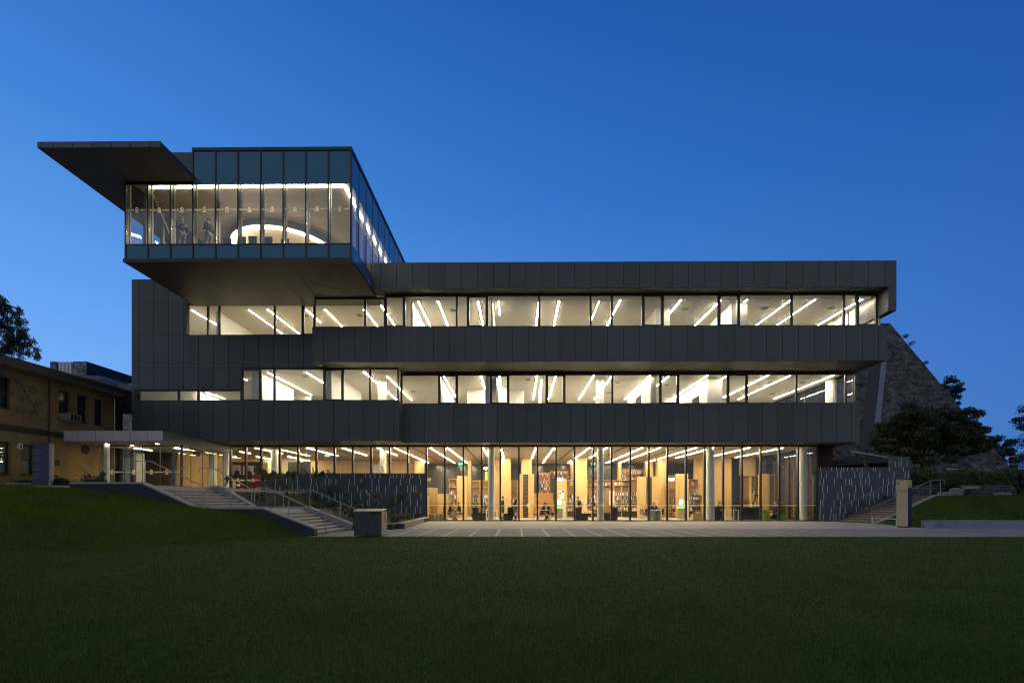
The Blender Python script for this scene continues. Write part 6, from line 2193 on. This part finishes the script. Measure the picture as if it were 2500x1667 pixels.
for u, v, dy in ((2180, 1040, -1), (2205, 1020, 1), (2240, 1010, -2), (2275, 1000, 1.5), (2310, 1015, -1), (2345, 1035, 1), (2380, 1050, 0), (2160, 1075, 1), (2215, 1060, -2.5)):
    e = at(u, v, TY + dy)
    m = fork.lerp(e, .45) + Vector((0, 0, -.35))
    limbs.append([fork + Vector((0, 0, -.1)), m, fork.lerp(e, .75) + Vector((trr.uniform(-.2, .2), 0, .0)), e])
limb_tree('broad dark spreading tree with a forked trunk in front of the stone pyramid', 'spreading_tree', b0, limbs, .20, cen, rad, 520, .17, LF_['olive'])


def bg_tree(label, u0, u1, v0, v1, Y, mat, n, per, size, group='trees at the right edge', seed=1, zb=1.6):
    r_ = random.Random(seed)
    uc = (u0 + u1) / 2
    b = at(uc, v1, Y); b.z = zb
    cc, rr_ = [], []
    s = FPX / Y
    for i in range(n):
        a = r_.uniform(0, 2 * math.pi); q = r_.random() ** .5
        u = uc + (u1 - u0) / 2 * q * math.cos(a)
        v = (v0 + v1) / 2 + (v1 - v0) / 2 * q * math.sin(a)
        cc.append(at(u, v, Y + r_.uniform(-1, 1) * (u1 - u0) / s * .4))
        w = r_.uniform(.10, .2) * (u1 - u0) / s
        rr_.append((w, w, w * .6))
    top = at(uc, v0 + (v1 - v0) * .3, Y)
    lm = [[b, b.lerp(top, .5) + Vector((.15, 0, 0)), top]]
    for k in range(4):
        e = cc[k * 3 % n]
        st_ = b.lerp(top, .35 + .12 * k)
        lm.append([st_, st_.lerp(e, .5) + Vector((0, 0, .2)), e])
    return limb_tree(label, 'leafy_tree', b, lm, .16 + .002 * (u1 - u0), cc, rr_, per, size, mat, group)


bg_tree('dark tree showing above the sloping edge of the stone pyramid', 2286, 2350, 918, 1010, 72, LF_['dark'], 26, 150, .32, 'trees behind the stone pyramid', 2, 1)
bg_tree('dark leafy tree at the right edge between the pyramid and the hedge', 2408, 2480, 1065, 1165, 56, LF_['dark'], 34, 170, .24, seed=3)
bg_tree('tall dark tree cut by the right edge of the frame above the hedge', 2462, 2620, 1055, 1175, 62, LF_['olive'], 48, 190, .27, seed=4)
bg_tree('dark tree crown high at the right edge of the frame', 2478, 2580, 992, 1050, 66, LF_['dark'], 26, 160, .26, seed=6)
bg_tree('dark round tree seen through the corner glazing of the library', 1880, 2010, 1045, 1240, 74, LF_['dark'], 60, 160, .4, 'trees behind the library', 7, 0)
bg_tree('dark tall tree seen through the side glazing of the library', 1770, 1900, 1050, 1240, 78, LF_['dark'], 60, 160, .4, 'trees behind the library', 8, 0)
bg_tree('dark low tree behind the brick shed', 1990, 2120, 1100, 1230, 62, LF_['dark'], 40, 160, .35, 'trees behind the library', 9, 0)
bg_tree('small young tree with sparse leaves on the right hand lawn', 2455, 2530, 1128, 1195, 31, LF_['shrub'], 14, 60, .11, 'young trees', 12, 1.2)
for i, (u, v, w) in enumerate(((2208, 823, .55), (2222, 841, .6), (2256, 888, .5))):
    p = on_face(u, v, .05)
    t = thing('wall_shrub', ('tiny shrub rooted high on the sloping edge of the pyramid', 'small bushy shrub jutting from the upper edge of the pyramid', 'small low shrub further down the edge of the pyramid')[i], 'shrub', p)
    leaves('foliage', clumps([p + Vector((.15, 0, .1))], [(w * .7, w * .5, w * .4)], 110), .14, LF_['dark'], t)
    MB().tube([p + Vector((-.1, .1, -.2)), p + Vector((.1, 0, .1))], .03, 6).build('stem', M['trunk'], t)


def shrub(label, p, r, per, size, mat, n=6, name='shrub', cat='shrub', group=None):
    t = thing(name, label, cat, p, 0, group)
    cc, rr_ = [], []
    for i in range(n):
        a = rng.random() * 6.28; q = rng.random() ** .5 * .6
        cc.append((p[0] + r[0] * q * math.cos(a), p[1] + r[1] * q * math.sin(a), p[2] + r[2] * (.35 + .5 * rng.random())))
        rr_.append((r[0] * .5, r[1] * .5, r[2] * .42))
    leaves('foliage', clumps(cc, rr_, per), size, mat, t)
    st_ = MB()
    for c in cc[:3]:
        st_.tube([(p[0], p[1], p[2] - .03), ((p[0] + c[0]) / 2, (p[1] + c[1]) / 2, p[2] + (c[2] - p[2]) * .6), c], [.02, .015, .006], 6)
    st_.build('stem', M['trunk'], t)
    return t


# clipped hedge along the top of the right hand lawn
h0, h1, hy = ax(2225, 36.5), ax(2640, 36.5), 36.5
hg = thing('hedge', 'long dense hedge above the stone wall on the right hand lawn', 'hedge', ((h0 + h1) / 2, hy, 1.7))
n = 26000
P = np.stack([rng.uniform(h0, h1, n), hy + rng.uniform(-.7, .9, n), np.zeros(n)], 1)
top = az(1150, hy, 2300) + .16 * np.sin(P[:, 0] * 1.9) + .12 * np.sin(P[:, 0] * 4.1 + 1) - .0
P[:, 2] = 1.9 + (top - 1.9) * rng.random(n) ** .6 + rng.normal(0, .06, n)
leaves('foliage', P, .13, LF_['hedge'], hg)
shrub('loose twiggy shrub in front of the hedge by the garden wall', at(2318, 1196, 34.0), (.9, .5, .8), 160, .12, LF_['olive'])
shrub('rounded dark shrub at the foot of the spreading tree', at(2262, 1196, 35.2), (1.3, .7, 1.1), 220, .14, LF_['dark'])
shrub('dark shrub behind the top of the right hand steps', at(2235, 1192, 35.5), (1.0, .7, 1.1), 220, .14, LF_['dark'])
shrub('low reddish shrub at the foot of the young tree', at(2480, 1252, 29.5), (.9, .5, .5), 140, .09, leafmat('rusty leaves', (.05, .03, .02), (.09, .06, .035)))

# gum tree whose drooping branches enter the frame at the upper left
GY = 20.5
gb = Vector((-25.0, GY, 2.0))
gcen, grad = [], []
grr = random.Random(9)
tips = []
hang = [((-60, 700), (12, 735), (20, 800)), ((-40, 745), (40, 752), (52, 800)), ((-50, 770), (15, 772), (18, 850)), ((-40, 800), (58, 812), (92, 872)),
        ((-60, 790), (62, 808), (56, 868)), ((-50, 810), (30, 815), (38, 852)), ((-60, 830), (5, 835), (12, 858))]
glimbs = [[gb, gb + Vector((-.6, 0, 3)), gb + Vector((-.4, 0, 6)), gb + Vector((.2, 0, 9.5))]]
for st0, mid, end in hang:
    A_, B_, C_ = at(*st0, GY), at(*mid, GY + grr.uniform(-.4, .4)), at(*end, GY)
    B2_ = B_.lerp(C_, .4) + Vector((.04, 0, .05))
    root_ = gb + Vector((-.1, 0, 6.0))
    glimbs.append([root_, A_, A_.lerp(B_, .6) + Vector((0, 0, .12)), B_, B2_, C_])
    for k in range(19):
        tt = k / 18
        q = (B_.lerp(C_, (tt - .45) / .55) if tt > .45 else A_.lerp(B_, tt / .45)) + Vector((grr.uniform(-.16, .16), grr.uniform(-.2, .2), grr.uniform(-.18, .06)))
        gcen.append(q); grad.append((.13, .13, .17))
for u, v in ((10, 905), (40, 930), (75, 950), (90, 985), (55, 975), (20, 960), (85, 1005), (50, 1000)):
    gcen.append(at(u, v, GY + .5)); grad.append((.30, .2, .22))
glimbs.append([gb + Vector((-.3, 0, 4.6)), at(-20, 900, GY + .5), at(50, 935, GY + .5), at(86, 1000, GY + .5)])
for k in range(90):                                   # the rest of the crown, out of frame above
    gcen.append(gb + Vector((grr.uniform(-5, -1.0), grr.uniform(-3, 2), grr.uniform(5.5, 11)))); grad.append((.7, .7, .5))
gt = limb_tree('gum tree with drooping leafy branches entering the frame at the upper left', 'gum_tree', gb, glimbs, .22, gcen, grad, 85, .13, LF_['euc'], None, .20, .9)

# shrubs along the brick wing and the vestibule
for i, (u, v, Y, r, lab) in enumerate(((8, 1193, 24.9, (.6, .5, .75), 'dark leafy shrub at the far left beside the brick wing'), (42, 1193, 25.4, (.75, .4, .55), 'low shrub behind the middle of the low rail'), (70, 1193, 25.4, (.6, .4, .45), 'low shrub behind the right end of the low rail'),
                                       (128, 1193, 24.6, (.55, .5, .65), 'bushy shrub just right of the blue pylon'), (152, 1193, 24.9, (.6, .5, .55), 'low bushy shrub against the cream brick wall'), (180, 1190, 25.4, (.7, .5, .45), 'low shrub behind the left end of the dark retaining wall'),
                                       (215, 1184, 26.0, (.6, .5, .6), 'shrub left of the white vestibule post'), (240, 1184, 26.3, (.5, .5, .7), 'leafy shrub at the foot of the white vestibule post'), (283, 1184, 27.0, (.7, .4, .5), 'low shrub inside the left bay of the vestibule'))):
    p = at(u, v, Y); p.z = UP - .05
    shrub(lab, p, r, 110, .12, LF_['shrub'], 6)


def paddle_plant(label, p, h, n, seed, group):
    """strelitzia: long stalks that carry big paddle leaves"""
    r_ = random.Random(seed)
    t = thing('paddle_leaf_plant', label, 'plant', p, 0, group)
    stm, V, F = MB(), [], []
    for i in range(n):
        a = r_.uniform(0, 6.28)
        hh = h * r_.uniform(.65, 1.0)
        out = hh * r_.uniform(.10, .42)
        d = Vector((math.cos(a), math.sin(a), 0))
        p0 = Vector(p) + d * .04
        p1 = p0 + d * out * .35 + Vector((0, 0, hh * .4))
        p2 = p0 + d * out + Vector((0, 0, hh * .68))
        stm.tube([p0 - Vector((0, 0, .05)), p1, p2], [.016, .013, .009], 6)
        tip = p2 + d * hh * r_.uniform(.10, .25) + Vector((0, 0, hh * r_.uniform(.20, .34)))
        ax_ = (tip - p2)
        sd = ax_.cross(Vector((r_.uniform(-1, 1), r_.uniform(-1, 1), .3))).normalized()
        nm = ax_.normalized().cross(sd)
        w = hh * r_.uniform(.07, .12)
        prof = [(0, .1), (.2, .8), (.45, 1), (.75, .7), (1, .05)]
        k0 = len(V)
        for tt, ww in prof:
            c = p2 + ax_ * tt
            V += [c - sd * w * ww + nm * w * .25 * ww, c, c + sd * w * ww + nm * w * .25 * ww]
        for j in range(len(prof) - 1):
            for q in (0, 1):
                F.append((k0 + j * 3 + q, k0 + j * 3 + q + 1, k0 + j * 3 + q + 4, k0 + j * 3 + q + 3))
    stm.build('stalks', LF_['paddle'], t)
    m_ = MB(); m_.v = [tuple(v) for v in V]; m_.f = F; m_.m = [0] * len(F)
    m_.build('leaves', LF_['paddle'], t, smooth=True)
    return t


def bed_z(x):
    return interp(x, [(-13.9, 1.85), (-12.3, .98), (-9.8, .95), (-7.7, .26), (-5.9, .24)])


for i, (u, Y, h) in enumerate(((636, 31.6, 1.9), (655, 29.5, 1.5), (672, 31.8, 1.7), (700, 30.0, 1.6), (722, 28.5, 1.3), (768, 31.0, 2.3), (795, 29.6, 1.5), (815, 31.5, 2.0), (868, 30.8, 1.9), (905, 29.0, 1.2), (925, 31.0, 1.7), (962, 31.4, 1.7), (945, 30.4, 1.3))):
    x = ax(u, Y)
    paddle_plant('%s paddle leafed plant from the left in the bed below the patterned wall' % ORD[i], (x, Y, bed_z(x)), h, 6, 40 + i, 'paddle leafed plants in the planted bed')
x = ax(226, 26.2)
paddle_plant('paddle leafed plant with drooping dark leaves beside the white vestibule post', (x, 26.2, UP), 1.25, 6, 77, None)
x = ax(545, 24.2)
paddle_plant('small paddle leafed plant at the top of the far stair wall', (x, 24.2, bed_z(x)), .9, 6, 79, None)

# strappy tufts fill the bed: one prototype of leaves, copied
def tuft_mesh(seed, n=26, h=.55):
    r_ = random.Random(seed)
    V, F = [], []
    for i in range(n):
        a = r_.uniform(0, 6.28); hh = h * r_.uniform(.6, 1.1); o_ = hh * r_.uniform(.3, .9)
        d = Vector((math.cos(a), math.sin(a), 0)); s = Vector((-d.y, d.x, 0)) * .014
        k = len(V)
        for tt in (0, .4, .75, 1):
            c = d * (o_ * tt ** 1.4) + Vector((0, 0, hh * (tt - .35 * tt ** 3)))
            w = (1 - tt * .85)
            V += [c - s * w, c + s * w]
        for j in range(3):
            F.append((k + 2 * j, k + 2 * j + 1, k + 2 * j + 3, k + 2 * j + 2))
    m_ = MB(); m_.v = [tuple(v) for v in V]; m_.f = F; m_.m = [0] * len(F)
    o = m_.build('strappy_plant', LF_['strap'], local=True)
    me = o.data
    bpy.data.objects.remove(o)
    return me


tm = [tuft_mesh(s) for s in range(5)]
trr = random.Random(33)
zones = [((-13.6, -12.4), (23.1, 32.2), 26, 'in the upper bed beside the foyer windows'), ((-12.3, -9.9), (23.1, 32.2), 62, 'in the middle of the bed behind the stair landing'), ((-9.7, -6.2), (24.4, 32.2), 60, 'in the low bed behind the litter bin')]
for (xa, xb), (ya, yb), n, wh in zones:
    for i in range(n):
        x, y = trr.uniform(xa, xb), ya + (yb - ya) * trr.random() ** 1.3
        o = bpy.data.objects.new('strappy_plant', tm[trr.randrange(5)])
        COL.objects.link(o)
        sc_ = trr.uniform(.7, 1.25)
        o.location = (x, y, bed_z(x) - .02); o.rotation_euler = (0, 0, trr.uniform(0, 6.28)); o.scale = (sc_, sc_, sc_)
        tag(o, 'strappy green tuft %s' % wh, 'plant', 'strappy tufts ' + wh)
# fern by the foyer windows
x = ax(801, 34.2)
t = thing('potted_fern', 'dark bushy potted fern standing inside the foyer windows', 'plant', (x, 34.2, UP))
MB().lathe([(.16, 0), (.2, .3), (.22, .42), (.2, .43)], 16, (x, 34.2, UP)).build('pot', M['dark'], t)
leaves('foliage', np.concatenate([clumps([(x, 34.2, UP + .75)], [(.40, .35, .40)], 300), clumps([(x, 34.2, UP + 1.25)], [(.26, .25, .40)], 160)]), .13, LF_['dark'], t)


# ================================================================== GRASS BLADES
def blades(name, label_mat, X, Y, Z, h, w):
    n = len(X)
    a = rng.random(n) * 6.2832
    lean = rng.normal(0, .45, (n, 2)) * h[:, None]
    B0 = np.stack([X - np.cos(a) * w, Y - np.sin(a) * w, Z - .004], 1)
    B1 = np.stack([X + np.cos(a) * w, Y + np.sin(a) * w, Z - .004], 1)
    T = np.stack([X + lean[:, 0], Y + lean[:, 1], Z + h], 1)
    V = np.stack([B0, B1, T], 1).reshape(-1, 3)
    return V


def patchy(X, Y):
    return .5 + .25 * np.sin(X * 1.7 + np.sin(Y * 2.1) * 1.4) + .25 * np.sin(Y * 2.6 + X * .8 + 1.3)


def grassblade(name, c1, c2, c3):
    m, nt, out = newmat(name)
    N, L = nt.nodes, nt.links
    b = N.new('ShaderNodeBsdfPrincipled'); L.new(b.outputs[0], out.inputs[0])
    b.inputs['Roughness'].default_value = .8
    b.inputs['Specular IOR Level'].default_value = .03
    g = N.new('ShaderNodeNewGeometry')
    r = N.new('ShaderNodeValToRGB')
    r.color_ramp.elements[0].color = (*c1, 1); r.color_ramp.elements[1].color = (*c2, 1)
    L.new(g.outputs['Random Per Island'], r.inputs[0])
    nz = N.new('ShaderNodeTexNoise'); nz.inputs['Scale'].default_value = .8; nz.inputs['Detail'].default_value = 5; nz.inputs['Roughness'].default_value = .7
    L.new(g.outputs['Position'], nz.inputs[0])
    mr = N.new('ShaderNodeMapRange'); mr.inputs['From Min'].default_value = .38; mr.inputs['From Max'].default_value = .66
    L.new(nz.outputs[0], mr.inputs[0])
    mx = N.new('ShaderNodeMix'); mx.data_type = 'RGBA'
    mx.inputs[7].default_value = (*c3, 1)
    sc = N.new('ShaderNodeMath'); sc.operation = 'MULTIPLY'; sc.inputs[1].default_value = .75
    L.new(mr.outputs[0], sc.inputs[0]); L.new(sc.outputs[0], mx.inputs['Factor'])
    L.new(r.outputs[0], mx.inputs[6]); L.new(mx.outputs[2], b.inputs['Base Color'])
    return m


GB = grassblade('grass blades', (.030, .062, .003), (.068, .118, .006), (.090, .118, .008))
GBK = grassblade('long bank grass', (.032, .056, .002), (.110, .160, .005), (.155, .170, .008))
n = 400000
u_ = rng.random(n)
ya, yb = 3.0, LAWN_Y
pw_ = -.6
Y = (ya ** (1 + pw_) + u_ * (yb ** (1 + pw_) - ya ** (1 + pw_))) ** (1 / (1 + pw_))
X = rng.uniform(-1.35, 1.35, n) * (Y + .8) - .01 * Y
ok = ((X + 12.8) * -0.835 + (Y - 12) * 0.55 < .05)
X, Y = X[ok], Y[ok]
n = len(X)
hh = .020 + .022 * rng.random(n) + .010 * patchy(X, Y)
V1 = blades('', None, X, Y, np.zeros(n), hh * .85, .0019 + .00024 * Y)
# the bank on the left
n = 150000
X = rng.uniform(-30, -7.9, n); Y = rng.uniform(9.0, 25.0, n)
d = (X + 12.8) * -0.835 + (Y - 12) * 0.55
ok = (d > .0) & (X > -1.12 * Y - .5) & ~((X > -17.62) & (Y > 18.86)) & ((Y < 18.9) | (X < -17.6))
X, Y, d = X[ok], Y[ok], d[ok]
Z = np.interp(d, [q[0] for q in BANK], [q[1] for q in BANK])
hh = .05 + .09 * rng.random(len(X)) * (.4 + patchy(X * 1.5, Y * 1.5))
V2 = blades('', None, X, Y, Z, hh, np.full(len(X), .008))
n = 60000
X = rng.uniform(20.6, 34, n); Y = rng.uniform(24.95, 34.0, n)
ok = ~((Y > 29.3) & (X < 26.2)) & (X < 1.1 * Y)
X, Y = X[ok], Y[ok]
Z = np.array([bank_r(a, b) for a, b in zip(X, Y)])
ok = ~((X < 20.9 + np.maximum(0, Y - 25.7) * .33))
X, Y, Z = X[ok], Y[ok], Z[ok]
V3 = blades('', None, X, Y, Z, .035 + .03 * rng.random(len(X)), np.full(len(X), .012))
V = np.concatenate([V1, V3])
o = mesh_np('grass', V, np.arange(len(V)).reshape(-1, 3), GB)
tag(o, 'short green grass blades covering the lawn', 'grass', None, 'stuff')
o = mesh_np('bank_grass', V2, np.arange(len(V2)).reshape(-1, 3), GBK)
tag(o, 'longer yellow green grass on the bank beside the entrance steps', 'grass', None, 'stuff')
